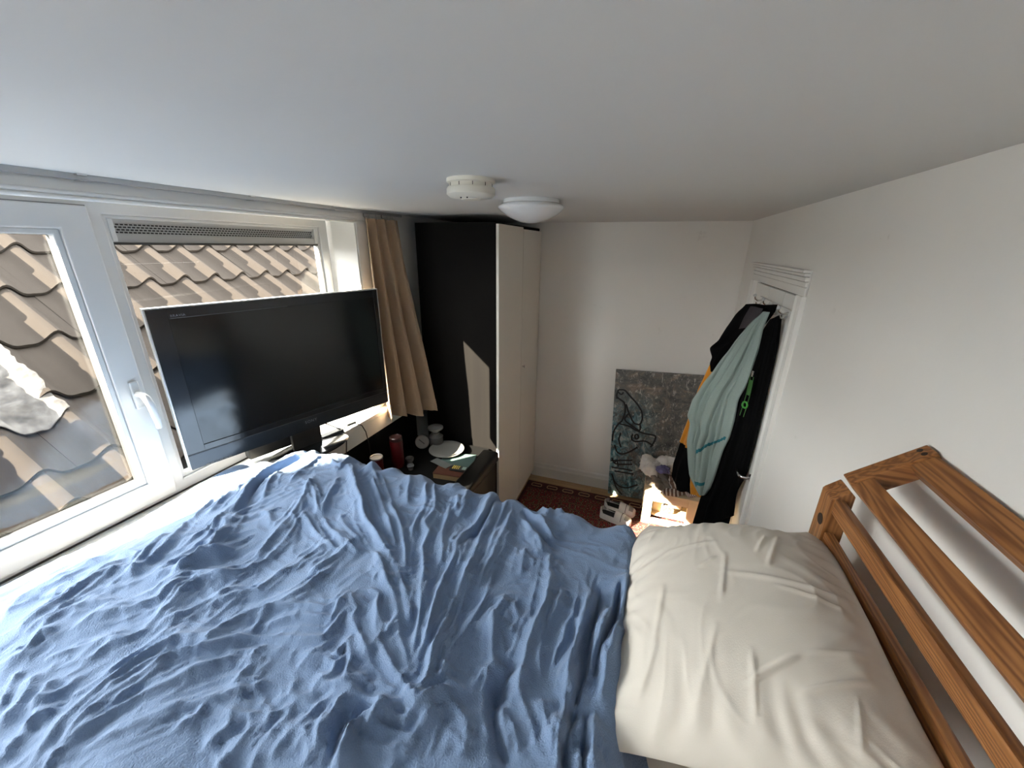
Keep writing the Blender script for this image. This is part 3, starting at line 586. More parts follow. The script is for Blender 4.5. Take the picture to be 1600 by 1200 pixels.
d1.part('lever', MB().tube([(XR - 0.005, 2.075, -1.13), (XR - 0.045, 2.075, -1.13), (XR - 0.052, 2.087, -1.13), (XR - 0.055, 2.13, -1.132), (XR - 0.052, 2.175, -1.134)], [0.009, 0.009, 0.010, 0.009, 0.008], 12), M['chrome'], parent=lf, smooth=60)

# ---------------- pantiled roof slope outside the window
RS = math.radians(33.0)
RX, RZ, GAU, COV = -3.30, -0.0424, 0.364, 0.2021
rdir = Vector((math.cos(RS), 0, -math.sin(RS)))         # down the slope
rnor = Vector((math.sin(RS), 0, math.cos(RS)))
M['tile'] = mat('weathered_clay_tile', (0.021, 0.018, 0.0157), 0.9, spec=0.03, noise=(9, 0.7, (0.017, 0.0145, 0.013), 6), bump=(40, 0.08, 0.003))
M['under'] = mat('roof_underlay', (0.02, 0.018, 0.016), 0.9)
def tile_h(y):
    t = 2 * math.pi * y / COV
    return 0.031 * (math.cos(t) + 0.30 * math.cos(2 * t))
def roof_pt(row_x, s, y, h):
    """row_x: X of the row's lower edge; s: distance up the slope from it"""
    base = Vector((row_x, y, RZ - (row_x - RX) * math.tan(RS)))
    return base - rdir * s + rnor * h
rf = Thing('roof', (-3.3, 1.6, -0.10), kind='structure', label='pantiled roof slope seen through the window')
x0, x1 = -3.66, -1.905
zt = lambda x: RZ - (x - RX) * math.tan(RS)
rf.part('roof_deck', MB().prism([(x0, -0.32, zt(x0) - 0.10), (x1, -0.32, zt(x1) - 0.10), (x1, -0.32, zt(x1) - 0.16), (x0, -0.32, zt(x0) - 0.16)], (0, 7.3, 0)), M['under'])
def tile_mesh(mb, rx, yc, jit=0.0, LEN=0.44):
    n, T = 16, 0.013
    tops, bots = [], []
    for i in range(n + 1):
        y = -0.5 * COV - 0.004 + (COV + 0.012) * i / n
        for s, up in ((0.0, 0.034), (LEN, 0.006)):
            tops.append(roof_pt(rx, s, yc + y, tile_h(y) + up - 0.03 + jit))
            bots.append(roof_pt(rx, s, yc + y, tile_h(y) + up - 0.03 - T + jit))
    m = len(tops); fs = []
    for i in range(n):
        a = 2 * i
        fs += [(a, a+1, a+3, a+2), (m+a, m+a+2, m+a+3, m+a+1), (a, a+2, m+a+2, m+a)]
    fs += [(0, m, m+1, 1), (m-2, m-1, 2*m-1, 2*m-2)]
    mb.add(tops + bots, fs)
gx = GAU * math.cos(RS)
tile_me = None
for j in range(-1, 5):
    rx = RX + j * gx
    for k in range(-10, 13):
        yc = 1.812 + k * COV
        if yc < 0.15 and j < 2: continue
        if yc > 3.4 and j > 0: continue
        if tile_me is None:
            mbt = MB(); tile_mesh(mbt, RX, 1.812)
            tile_me = make_mesh('tile', mbt, (RX, 1.812, RZ), smooth=40); tile_me.materials.append(M['tile'])
        o = rf.link('tile', tile_me, loc=(rx - rf.org[0], yc - rf.org[1], RZ - (rx - RX) * math.tan(RS) - rf.org[2] + rnd.uniform(-0.002, 0.002)))
        o.rotation_euler = (0, rnd.uniform(-0.004, 0.004), rnd.uniform(-0.008, 0.008))
eave_me = None
for k in range(-10, 3):          # cut tiles of the lowest course, against the window
    yc = 1.812 + k * COV
    if eave_me is None:
        mbt = MB(); tile_mesh(mbt, -1.935, 1.812, 0.004, 0.25)
        eave_me = make_mesh('tile', mbt, (-1.935, 1.812, zt(-1.935)), smooth=40); eave_me.materials.append(M['tile'])
    rf.link('tile', eave_me, loc=(-1.935 - rf.org[0], yc - rf.org[1], zt(-1.935) - rf.org[2]))
mb = MB()
for j in range(-1, 5):
    rx = RX + j * gx
    for k in range(-10, 24):
        yc = 1.812 + k * COV
        if -1 <= j < 5 and -10 <= k <= 12 and not ((yc < 0.15 and j < 2) or (yc > 3.4 and j > 0)): continue
        tile_mesh(mb, rx, yc)
rf.part('tile_field', mb, M['tile'], smooth=40, kind='stuff', label='rest of the tiles up the slope')
rf.part('ridge', MB().tube([(-3.70, -0.32, zt(-3.70) - 0.06), (-3.70, 7, zt(-3.70) - 0.06)], 0.10, 16), M['tile'], smooth=60)
rf.part('far_slope', MB().prism([(-3.70, -0.32, zt(-3.70)), (-6.5, -0.32, zt(-3.70) - 2.0), (-6.5, -0.32, zt(-3.70) - 2.1), (-3.70, -0.32, zt(-3.70) - 0.1)], (0, 7.3, 0)), M['tile'])
rf.part('lead_gutter', MB().box((-1.985, -0.32, -1.12), (-1.915, 7, -1.045)), mat('gutter_lead', (0.12, 0.12, 0.12), 0.7))

# unseen brick stack and crown, added to shade the near half of the bed
M['brick'] = mat('dark_brick', (0.10, 0.05, 0.035), 0.85, noise=(12, 0.6, (0.07, 0.035, 0.028), 4))
def sun_pt(y, t):
    return Vector((XW, y, 0)) - Vector((1.0, 1.11, 0)) * t
ch = Thing('sun_blocker', (-5.86, -4.9, -3.0), kind='structure', label='unseen brick stack added to shade the bed')
sw = Vector((1.11, -1.0, 0)).normalized(); sl = Vector((1.0, 1.11, 0)).normalized()
def stack(y0, y1, z0, z1, name):
    a, b = sun_pt(y0, 4.0), sun_pt(y1, 4.0); c = (a + b) / 2
    hw = abs((b - a).dot(sw)) / 2
    ch.part(name, MB().obox((c.x, c.y, (z0 + z1) / 2), sw, sl, (0, 0, 1), hw, 0.30, (z1 - z0) / 2), M['brick'], bevel=0.01)
stack(-1.75, -0.12, -6.0, 2.96, 'stack')
stack(-1.90, 0.20, 2.96, 3.95, 'crown')

# ------------------------------------------------------------------ things outside
def tile_surface(x, y):
    k = round((y - 1.812) / COV); yl = y - 1.812 - k * COV
    j = math.ceil((x - RX) / gx - 1e-6); s = (RX + j * gx - x) / math.cos(RS)
    base = RZ - (x - RX) * math.tan(RS)
    return base + (tile_h(yl) + 0.034 - 0.028 * s / 0.44 - 0.03) / math.cos(RS)
M['lead'] = mat('weathered_lead', (0.085, 0.082, 0.08), 0.8, spec=0.1, noise=(16, 0.35, (0.022, 0.021, 0.021), 9), bump=(40, 0.6, 0.006))
ni, nj = 46, 70
P = np.zeros((ni, nj, 3))
for i in range(ni):
    for j in range(nj):
        x = -2.66 + 0.385 * i / (ni-1); y = 0.16 + (0.645 + 0.006 * math.sin(i * 0.31) + 0.0025*math.sin(i*1.1)) * j / (nj-1)
        P[i, j] = (x, y, tile_surface(x, y))
for _ in range(3):
    P[1:-1, :, 2] = (P[:-2, :, 2] + P[1:-1, :, 2] + P[2:, :, 2]) / 3
    P[:, 1:-1, 2] = (P[:, :-2, 2] + P[:, 1:-1, 2] + P[:, 2:, 2]) / 3
P[:, :, 2] += 0.016 + 0.006 * vnoise(P[:, :, 0] * 40, P[:, :, 1] * 40, 3)
P2 = P.copy(); P2[:, :, 2] -= 0.004
def sheet_mb(P, Q):
    """closed thin solid between two grids"""
    mb = MB(); ni, nj = P.shape[:2]
    mb.grid(P); o = len(mb.v)
    mb.grid(Q[:, ::-1])
    idx = lambda i, j: i * nj + j
    qdx = lambda i, j: o + i * nj + (nj - 1 - j)
    for i in range(ni - 1):
        mb.f += [(idx(i, 0), qdx(i, 0), qdx(i+1, 0), idx(i+1, 0)), (idx(i+1, nj-1), qdx(i+1, nj-1), qdx(i, nj-1), idx(i, nj-1))]
    for j in range(nj - 1):
        mb.f += [(idx(0, j+1), qdx(0, j+1), qdx(0, j), idx(0, j)), (idx(ni-1, j), qdx(ni-1, j), qdx(ni-1, j+1), idx(ni-1, j+1))]
    return mb
vp = Thing('roof_vent', (-2.46, 0.44, tile_surface(-2.46, 0.44)), 'pale crumpled lead flashing with a vent pipe on the roof tiles', 'roof vent')
vp.part('lead_flashing', sheet_mb(P, P2), M['lead'], smooth=50)
zp = tile_surface(-2.46, 0.44)
vp.part('vent_pipe', MB().lathe((-2.46, 0.44, zp - 0.04), [(0.075, 0), (0.062, 0.06), (0.055, 0.08), (0.055, 0.42), (0.068, 0.42), (0.068, 0.46), (0.05, 0.46), (0.05, 0.40), (0, 0.40)], 24), mat('grey_pipe', (0.10, 0.10, 0.10), 0.6), smooth=40)

# ------------------------------------------------------------------ curtain and its rail
cr = Thing('curtain_rail', (XL + 0.02, 0.8, ZC), 'slim grey aluminium curtain rail along the ceiling above the window', 'curtain rail')
cr.part('track', MB().box((XL + 0.012, -0.9, ZC - 0.016), (XL + 0.030, 2.39, ZC - 0.0)), M['alu'], bevel=0.002)
for y in (0.779, 1.32, 1.779):
    cl = MB().box((XL + 0.030, y - 0.012, ZC - 0.006), (XL + 0.046, y + 0.012, ZC - 0.0)).box((XL + 0.008, y - 0.006, ZC - 0.020), (XL + 0.036, y + 0.006, ZC - 0.016))
    cr.part('bracket', cl, M['chrome'], bevel=0.001)
for i in range(6):
    y = 2.02 + i * 0.055
    cr.part('hook', MB().tube([(XL + 0.021, y, ZC - 0.016), (XL + 0.021, y, ZC - 0.030), (XL + 0.030, y + 0.004, ZC - 0.044), (XL + 0.036, y + 0.004, ZC - 0.034)], 0.0022, 6), M['gasket'] if i in (0, 3) else M['pvc'], smooth=60)
M['curtain'] = mat('tan_curtain_cloth', (0.46, 0.335, 0.225), 0.85, noise=(240, 0.9, (0.40, 0.285, 0.185), 2, (1, 1, 0.15)), sheen=0.2)
NU, NV = 130, 44
P = np.zeros((NV, NU, 3)); Nn = np.zeros((NV, NU, 3))
for i in range(NV):
    t = i / (NV - 1)
    L0, R0 = np.array((-1.622, 1.995, 0.142)), np.array((-1.622, 2.335, 0.148))
    L1, R1 = np.array((-1.590, 1.990, -1.110)), np.array((-1.415, 2.335, -1.160))
    Lp, Rp = L0*(1-t)+L1*t, R0*(1-t)+R1*t
    for j in range(NU):
        u = j / (NU - 1)
        p = Lp*(1-u)+Rp*u
        amp = 0.020 + 0.034 * min(1, t * 1.6)
        ph = 2*math.pi*(3.7*u + 0.25*math.sin(3*u + 1.5*t)) + 0.6
        w = math.sin(ph) + 0.35*math.sin(2*ph + 1 + t)
        p = p + np.array((0.92, -0.35, 0)) * amp * w * (1 - 0.35*t*u)
        p[1] += 0.012 * math.cos(ph) * (1 - 0.5*t)
        p[2] += -0.012 * math.sin(ph*0.5 + 1) * t
        P[i, j] = p
Q = P.copy(); Q[:, :, 0] -= 0.004
ct = Thing('curtain', (-1.58, 2.16, -1.15), 'tan curtain gathered beside the black wardrobe', 'curtain')
ct.part('cloth', sheet_mb(P, Q), M['curtain'], smooth=80)
hem = P[-4:-1] + np.array((0.003, -0.001, 0)); ct.part('hem', sheet_mb(hem, hem - np.array((0.002, 0, 0))), M['curtain'], smooth=80)

# ------------------------------------------------------------------ television on the sill
tvA = Vector((-1.757, 0.9016, -0.915)); tvB = Vector((-1.466, 1.846, -0.915))
tu = (tvB - tvA).normalized(); tn = Vector((tu.y, -tu.x, 0)); tz = Vector((0, 0, 1))     # tn faces the room
TW, TH = 0.990, 0.676
tv = Thing('television', (tvA + tvB) / 2 + Vector((0, 0, WZ0 + 0.006 + 0.915)), 'large black flat television standing on the window sill', 'television')
def T(u, v, n): return tvA + tu*u + tz*v + tn*n
def tbox(mb, u0, u1, v0, v1, n0, n1):
    c = T((u0+u1)/2, (v0+v1)/2, (n0+n1)/2)
    return mb.obox(c, tu, tn, tz, (u1-u0)/2, (n1-n0)/2, (v1-v0)/2)
M['tv_black'] = mat('glossy_black_bezel', (0.008, 0.009, 0.011), 0.16, spec=0.6)
M['tv_screen'] = mat('dark_screen', (0.004, 0.0045, 0.005), 0.13, spec=0.55)
M['tv_bar'] = mat('grey_speaker_bar', (0.022, 0.026, 0.032), 0.22, metal=0.3, bump=(900, 0.05, 0.001))
M['tv_silver'] = mat('silver_edge', (0.62, 0.62, 0.60), 0.3, metal=0.6)
M['tv_back'] = mat('black_plastic_back', (0.02, 0.02, 0.02), 0.5)
M['tv_print'] = mat('grey_print', (0.16, 0.17, 0.19), 0.4)
b_ = MB(); tbox(b_, 0, 0.062, 0.07, TH, -0.02, 0.0); tbox(b_, 0.966, TW, 0.07, TH, -0.02, 0); tbox(b_, 0.062, 0.966, 0.636, TH, -0.02, 0); tbox(b_, 0.062, 0.966, 0.07, 0.098, -0.02, 0)
bez = tv.part('bezel', b_, M['tv_black'], bevel=0.0015)
b_ = MB(); tbox(b_, 0.060, 0.968, 0.096, 0.638, -0.02, -0.004); tv.part('screen', b_, M['tv_screen'])
b_ = MB(); tbox(b_, 0.0, TW, 0.0, 0.069, -0.02, 0.002); bar = tv.part('speaker_bar', b_, M['tv_bar'], bevel=0.003)
b_ = MB(); tbox(b_, 0.004, TW - 0.004, 0.069, 0.0705, -0.018, 0.0015); tv.part('bar_groove', b_, M['gasket'])
b_ = MB(); tbox(b_, -0.006, 0.0, 0.0, TH + 0.006, -0.030, -0.002); tbox(b_, TW, TW + 0.006, 0, TH + 0.006, -0.030, -0.002); tbox(b_, 0, TW, TH, TH + 0.006, -0.030, -0.002)
tv.part('edge_frame', b_, M['tv_silver'], bevel=0.0015)
b_ = MB(); tbox(b_, 0.003, TW - 0.003, 0.003, TH - 0.003, -0.045, -0.02); tbox(b_, 0.14, TW - 0.14, 0.06, TH - 0.12, -0.085, -0.045); tv.part('back_shell', b_, M['tv_back'], bevel=0.006)
for i in range(6):
    b_ = MB(); tbox(b_, 0.050 + i*0.017, 0.063 + i*0.017, 0.004, 0.010, 0.002, 0.0035)
    tv.part('button', b_, M['gasket'], parent=bar, bevel=0.0006, seg=1)
b_ = MB(); c = T(0.5, 0, -0.02); zs = WZ0 + 0.006
b_.lathe((c.x, c.y, zs), [(0.0, 0), (0.15, 0.0), (0.155, 0.006), (0.145, 0.014), (0.06, 0.022), (0.0, 0.024)], 40)
for k in range(len(b_.v)):
    p = Vector(b_.v[k]) - Vector((c.x, c.y, 0)); a, d = p.dot(tu), p.dot(tn)
    b_.v[k] = tuple(Vector((c.x, c.y, p.z)) + tu * a * 1.35 + tn * d * 0.72)
tv.part('stand_base', b_, M['tv_black'], smooth=40)
b_ = MB(); tbox(b_, 0.42, 0.57, zs + 0.02 + 0.915, 0.05, -0.05, -0.025); tv.part('stand_neck', b_, M['tv_back'], bevel=0.004)
b_ = MB(); tbox(b_, 0.24, 0.57, zs + 0.03 + 0.915, 0.20, -0.150, -0.088); tv.part('rear_sun_block', b_, M['tv_back'], bevel=0.006)  # block added behind the screen to keep sun off the desk
def lettering(text, u, v, size, n, parent, spacing=1.0):
    cu = bpy.data.curves.new('lettering', 'FONT'); cu.body = text; cu.size = size; cu.extrude = 0.0002; cu.space_character = spacing
    o = bpy.data.objects.new('lettering', cu); COL.objects.link(o)
    bpy.context.view_layer.update()
    me = bpy.data.meshes.new_from_object(o.evaluated_get(bpy.context.evaluated_depsgraph_get()))
    bpy.data.objects.remove(o)
    p0 = T(u, v, n) - Vector(tv.org)
    me.transform(Matrix(((tu.x, tz.x, tn.x, p0.x), (tu.y, tz.y, tn.y, p0.y), (tu.z, tz.z, tn.z, p0.z), (0, 0, 0, 1))))
    me.materials.append(M['tv_print'])
    tv.link('lettering', me, parent)
lettering('BRAVIA', 0.068, 0.643, 0.013, 0.0006, bez, 1.15)
lettering('SONY', 0.485, 0.038, 0.021, 0.0026, bar, 1.2)
b_ = MB(); tbox(b_, 0.066, 0.50, 0.6372, 0.6380, -0.001, 0.0007); tv.part('bezel_line', b_, M['tv_print'], parent=bez)

# cables hanging from the television over the sill
xs = XL + 0.055
single('cable', MB().tube([(-1.66, 1.50, -0.93), (-1.645, 1.53, -0.955), (xs - 0.004, 1.60, -1.02), (xs + 0.008, 1.615, -1.06), (xs + 0.008, 1.607, -1.10), (xs + 0.006, 1.595, -1.17), (xs + 0.006, 1.59, -1.40)], 0.0035, 8), M['gasket'], (xs, 1.6, -1.40),
       'black cable dropping from the television over the sill front', 'cable', smooth=60)
cb = Thing('power_cable', (xs, 1.72, -1.04), 'black cable with an inline switch lying on the sill edge', 'cable')
cb.part('cord', MB().tube([(-1.64, 1.62, -1.032), (xs - 0.015, 1.66, -1.022), (xs - 0.004, 1.70, -1.018), (xs + 0.006, 1.75, -1.055), (xs + 0.008, 1.775, -1.11), (xs + 0.008, 1.79, -1.20), (xs + 0.008, 1.79, -1.40)], 0.0032, 8), M['gasket'], smooth=60)
cb.part('inline_switch', MB().obox((xs - 0.010, 1.682, -1.016), (0.35, 0.94, 0.05), (-0.94, 0.35, 0), (0, 0, 1), 0.028, 0.009, 0.007), M['gasket'], bevel=0.003)
single('media_box', MB().obox((-1.638, 1.545, WZ0 + 0.021), (0.25, 0.97, 0), (-0.97, 0.25, 0), (0, 0, 1), 0.065, 0.022, 0.012), M['tv_back'], (-1.638, 1.545, WZ0 + 0.008),
       'small flat black box lying on the sill under the television', 'box', bevel=0.004)

# ------------------------------------------------------------------ ceiling fittings
sd = Thing('smoke_detector', (-0.556, 1.18, ZC), 'round yellowed white smoke detector on the ceiling', 'smoke detector')
c = (-0.556, 1.18, ZC)
sd.part('base_plate', MB().lathe(c, [(0.0, 0), (0.072, 0), (0.072, 0.010), (0.066, 0.013), (0.0, 0.013)], 40, (0, 0, -1)), M['plastic_white'], smooth=35)
sd.part('vent_ring', MB().lathe(c, [(0.064, 0.012), (0.064, 0.024), (0.0, 0.024)], 40, (0, 0, -1)), M['plastic_white'], smooth=35)
sd.part('cover', MB().lathe(c, [(0.0, 0.023), (0.070, 0.023), (0.073, 0.028), (0.073, 0.042), (0.064, 0.050), (0.030, 0.054), (0.028, 0.057), (0.0, 0.058)], 40, (0, 0, -1)), M['plastic_white'], smooth=35)
for k in range(10):
    a = k * 0.628 + 0.2
    sd.part('slot', MB().obox((c[0] + 0.0642*math.cos(a), c[1] + 0.0642*math.sin(a), ZC - 0.018), (math.cos(a), math.sin(a), 0), (-math.sin(a), math.cos(a), 0), (0, 0, 1), 0.0008, 0.0008, 0.005), M['dark_hole'])
for dx in (-0.012, 0.008):
    sd.part('indicator', MB().lathe((c[0] + dx, c[1] - 0.045, ZC - 0.0525), [(0, 0), (0.0022, 0), (0.0022, 0.003), (0, 0.003)], 10, (0, 0, -1)), M['dark_hole'])
lp = Thing('ceiling_lamp', (-0.54, 1.742, ZC), 'round white opal glass ceiling lamp', 'lamp')
c = (-0.54, 1.742, ZC)
lp.part('lamp_base', MB().lathe(c, [(0.0, 0), (0.118, 0), (0.121, 0.004), (0.121, 0.022), (0.0, 0.022)], 48, (0, 0, -1)), M['opal'], smooth=40)
dome = [(0.0, 0.016), (0.122, 0.016), (0.132, 0.021), (0.141, 0.029), (0.1405, 0.033), (0.136, 0.039), (0.127, 0.048), (0.112, 0.059), (0.092, 0.070), (0.068, 0.080), (0.042, 0.088), (0.016, 0.0925), (0.0, 0.093)]
lp.part('lamp_shade', MB().lathe(c, dome, 48, (0, 0, -1)), M['opal'], smooth=60)

# ------------------------------------------------------------------ wardrobe
wd = Thing('wardrobe', (-1.24, 2.89, ZF), 'tall black wardrobe with two cream doors', 'wardrobe')
wx0, wx1, wy0, wy1, wz1 = -1.545, -0.968, 2.398, 3.374, 0.138
wd.part('side_panel', MB().box((wx0, wy0, ZF), (wx1, wy0 + 0.018, wz1)), M['black'], bevel=0.001)
wd.part('side_panel', MB().box((wx0, wy1 - 0.018, ZF), (wx1, wy1, wz1)), M['black'], bevel=0.001)
wd.part('top_panel', MB().box((wx0, wy0 + 0.018, wz1 - 0.018), (wx1, wy1 - 0.018, wz1)), M['black'], bevel=0.001)
wd.part('bottom_panel', MB().box((wx0, wy0 + 0.018, ZF + 0.06), (wx1, wy1 - 0.018, ZF + 0.078)), M['black'])
wd.part('back_panel', MB().box((wx0, wy0 + 0.018, ZF + 0.06), (wx0 + 0.006, wy1 - 0.018, wz1 - 0.018)), M['black'])
wd.part('plinth', MB().box((wx1 - 0.04, wy0 + 0.018, ZF), (wx1 - 0.022, wy1 - 0.018, ZF + 0.06)), M['black'])
ym = (wy0 + wy1) / 2
for a, b, top in ((wy0 - 0.001, ym - 0.003, wz1 - 0.010), (ym + 0.003, wy1 - 0.004, wz1 - 0.022)):
    dr = wd.part('door', MB().box((wx1 + 0.002, a, ZF + 0.062), (wx1 + 0.020, b, top)), M['front'], bevel=0.0012, label='cream wardrobe door')
wd.part('handle', MB().lathe((wx1 + 0.020, ym + 0.04, -0.93), [(0.006, 0), (0.006, 0.012), (0.012, 0.016), (0.012, 0.022), (0.0, 0.024)], 16, (1, 0, 0)), M['front'], parent=dr, smooth=40)

# ------------------------------------------------------------------ desk corner
M['leather'] = mat('black_leather', (0.0035, 0.0035, 0.0035), 0.42, spec=0.2, bump=(160, 0.25, 0.002))
M['desk'] = mat('black_desk_top', (0.004, 0.004, 0.004), 0.5, spec=0.15)
DZT = -1.43
dk = Thing('desk', (-1.31, 1.85, ZF), 'low black desk under the window sill', 'desk')
dk.part('desk_top', MB().box((-1.655, 1.24, DZT - 0.03), (-1.02, 2.385, DZT)), M['desk'], bevel=0.003)
dk.part('back_panel', MB().box((-1.662, 1.24, ZF), (-1.640, 2.385, -1.178)), M['desk'], bevel=0.002)
for x, y in ((-1.60, 1.28), (-1.60, 2.34), (-1.06, 1.28), (-1.06, 2.34)):
    dk.part('leg', MB().box((x - 0.025, y - 0.025, ZF), (x + 0.025, y + 0.025, DZT - 0.03)), M['desk'], bevel=0.002)
ac = Thing('armchair', (-0.93, 1.98, ZF), 'black leather armchair whose armrest stands against the desk', 'armchair')
ac.part('armrest', MB().box((-1.005, 1.70, -1.425), (-0.885, 2.245, -1.352)), M['leather'], bevel=0.022, seg=4, smooth=50)
ac.part('side_panel', MB().box((-0.995, 1.72, -2.10), (-0.905, 2.235, -1.430)), M['leather'], bevel=0.012, seg=3, smooth=50)
ac.part('seat', MB().box((-0.90, 1.70, -1.98), (-0.42, 2.22, -1.80)), M['leather'], bevel=0.04, seg=4, smooth=50)
for x, y in ((-0.96, 1.76), (-0.96, 2.19), (-0.47, 1.76), (-0.47, 2.17)):
    ac.part('leg', MB().tube([(x, y, -2.0), (x, y, ZF + 0.0105)], [0.022, 0.015], 12), M['gasket'], smooth=40)

def m_(name, c, r=0.5, **k): return mat(name, c, r, **k)
nb = Thing('notebook', (-1.15, 2.14, DZT), 'pale teal notebook lying under the white plate', 'notebook')
ax = Vector((0.97, 0.22, 0)); ay = Vector((-0.22, 0.97, 0))
nb.part('cover', MB().obox((-1.150, 2.130, DZT + 0.0165), ax, ay, (0, 0, 1), 0.115, 0.085, 0.0015), m_('teal_card', (0.050, 0.088, 0.080), 0.7), bevel=0.001)
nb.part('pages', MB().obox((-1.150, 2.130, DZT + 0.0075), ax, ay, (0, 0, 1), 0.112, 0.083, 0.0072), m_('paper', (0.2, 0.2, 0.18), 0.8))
pl = Thing('plate', (-1.284, 2.213, DZT + 0.018), 'white dinner plate on the desk by the wardrobe', 'plate')
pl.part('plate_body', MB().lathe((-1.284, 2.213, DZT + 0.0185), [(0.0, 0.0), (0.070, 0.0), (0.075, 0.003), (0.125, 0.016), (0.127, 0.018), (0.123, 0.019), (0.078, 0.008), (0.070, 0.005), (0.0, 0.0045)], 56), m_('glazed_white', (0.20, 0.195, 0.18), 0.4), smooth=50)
bx = Thing('cigar_box', (-1.10, 1.95, DZT), 'shallow tan wooden box at the desk front', 'box')
ax2 = Vector((0.99, 0.10, 0)); ay2 = Vector((-0.10, 0.99, 0))
bx.part('box_body', MB().obox((-1.11, 1.965, DZT + 0.017), ax2, ay2, (0, 0, 1), 0.105, 0.060, 0.017), m_('tan_wood', (0.22, 0.15, 0.075), 0.5), bevel=0.002)
bx.part('lid', MB().obox((-1.11, 1.965, DZT + 0.037), ax2, ay2, (0, 0, 1), 0.107, 0.062, 0.003), m_('dark_red_lid', (0.08, 0.03, 0.02), 0.4), bevel=0.001)
rc = Thing('remote_control', (-1.05, 2.0, DZT + 0.04), 'black remote control with yellow buttons on the tan box', 'remote control')
rc.part('remote_body', MB().obox((-1.065, 1.985, DZT + 0.0485), ax2, ay2, (0, 0, 1), 0.060, 0.026, 0.008), M['tv_back'], bevel=0.004)
for i in range(4):
    for j in range(3):
        p = Vector((-1.065, 1.985, DZT + 0.0568)) + ax2 * (-0.040 + 0.013*i) + ay2 * (-0.014 + 0.014*j)
        rc.part('button', MB().lathe(p, [(0.0045, 0), (0.0045, 0.0014), (0, 0.002)], 8), m_('yellow_key', (0.62, 0.50, 0.10), 0.5) if (i + j) == 0 else bpy.data.materials['yellow_key'], smooth=40)
rc.part('display', MB().obox(Vector((-1.065, 1.985, DZT + 0.0568)) + ax2*0.035, ax2, ay2, (0, 0, 1), 0.013, 0.016, 0.0006), m_('grey_green_display', (0.22, 0.30, 0.26), 0.3))
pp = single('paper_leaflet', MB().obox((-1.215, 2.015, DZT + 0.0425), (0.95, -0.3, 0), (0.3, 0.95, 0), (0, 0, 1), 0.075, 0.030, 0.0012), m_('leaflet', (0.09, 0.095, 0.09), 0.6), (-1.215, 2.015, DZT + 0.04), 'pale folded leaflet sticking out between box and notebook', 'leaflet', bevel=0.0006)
fk = Thing('flask', (-1.51, 1.944, DZT), 'tall dark red flask on the desk', 'flask')
fk.part('flask_body', MB().lathe((-1.51, 1.944, DZT), [(0.0, 0), (0.040, 0.0), (0.043, 0.004), (0.043, 0.19), (0.041, 0.196), (0.0, 0.196)], 36), m_('dark_red_enamel', (0.10, 0.004, 0.007), 0.35), smooth=40)
fk.part('lid', MB().lathe((-1.51, 1.944, DZT + 0.196), [(0.040, 0), (0.041, 0.004), (0.041, 0.024), (0.036, 0.028), (0.033, 0.024), (0.0, 0.024)], 36), m_('dark_lid', (0.05, 0.02, 0.02), 0.3), smooth=40)
mg = Thing('tin', (-1.52, 1.75, DZT), 'dark red tin with a metal rim beside the flask', 'tin')
mg.part('tin_body', MB().lathe((-1.52, 1.75, DZT), [(0.0, 0), (0.038, 0.0), (0.038, 0.165), (0.0, 0.165)], 32), bpy.data.materials['dark_red_enamel'], smooth=40)
mg.part('rim', MB().lathe((-1.52, 1.75, DZT + 0.163), [(0.039, 0), (0.040, 0.006), (0.038, 0.010), (0.034, 0.008), (0.034, 0.003), (0.0, 0.003)], 32), M['alu'], smooth=40)
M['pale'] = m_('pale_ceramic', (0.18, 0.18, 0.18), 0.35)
for k, (x, y, r, h, lab) in enumerate(((-1.452, 1.995, 0.030, 0.045, 'larger pale egg cup standing right of the flask'), (-1.405, 1.935, 0.024, 0.030, 'smaller pale egg cup at the duvet edge'))):
    single('egg_cup', MB().lathe((x, y, DZT), [(0.0, 0), (r*0.7, 0), (r*0.5, h*0.25), (r*0.85, h*0.5), (r, h), (r*0.9, h), (r*0.7, h*0.6), (0.0, h*0.5)], 24), M['pale'], (x, y, DZT), lab, 'cup', smooth=50)
ck = Thing('alarm_clock', (-1.476, 2.20, DZT), 'small round pale clock standing behind the flask', 'clock')
fz = Vector((0.45, -0.89, 0.25)).normalized(); cc = Vector((-1.476, 2.20, DZT + 0.062))
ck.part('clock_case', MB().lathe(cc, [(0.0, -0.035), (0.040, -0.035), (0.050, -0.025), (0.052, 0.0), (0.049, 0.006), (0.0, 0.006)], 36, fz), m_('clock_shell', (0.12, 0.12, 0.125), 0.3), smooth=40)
ck.part('clock_face', MB().lathe(cc, [(0.0, 0.006), (0.045, 0.006), (0.045, 0.0075), (0.0, 0.0075)], 36, fz), M['pale'], smooth=40)
sd_ = fz.cross(Vector((0, 0, 1))).normalized(); upv = sd_.cross(fz)
ck.part('hand', MB().obox(cc + fz*0.009 + (sd_ + upv)*0.004, (sd_ + upv*0.9), fz, (sd_*-0.9 + upv), 0.026, 0.001, 0.003), M['gasket'])
jr = Thing('storage_jar', (-1.41, 2.285, DZT), 'pale glass jar with a wide lid behind the clock', 'jar')
jr.part('jar_body', MB().lathe((-1.41, 2.285, DZT), [(0.0, 0), (0.050, 0), (0.054, 0.006), (0.054, 0.085), (0.030, 0.105), (0.030, 0.115), (0.0, 0.115)], 32), m_('greyish_glass', (0.10, 0.10, 0.10), 0.15), smooth=40)
jr.part('lid', MB().lathe((-1.41, 2.285, DZT + 0.115), [(0.020, 0), (0.020, 0.02), (0.056, 0.030), (0.056, 0.042), (0.0, 0.046)], 32), M['pale'], smooth=40)

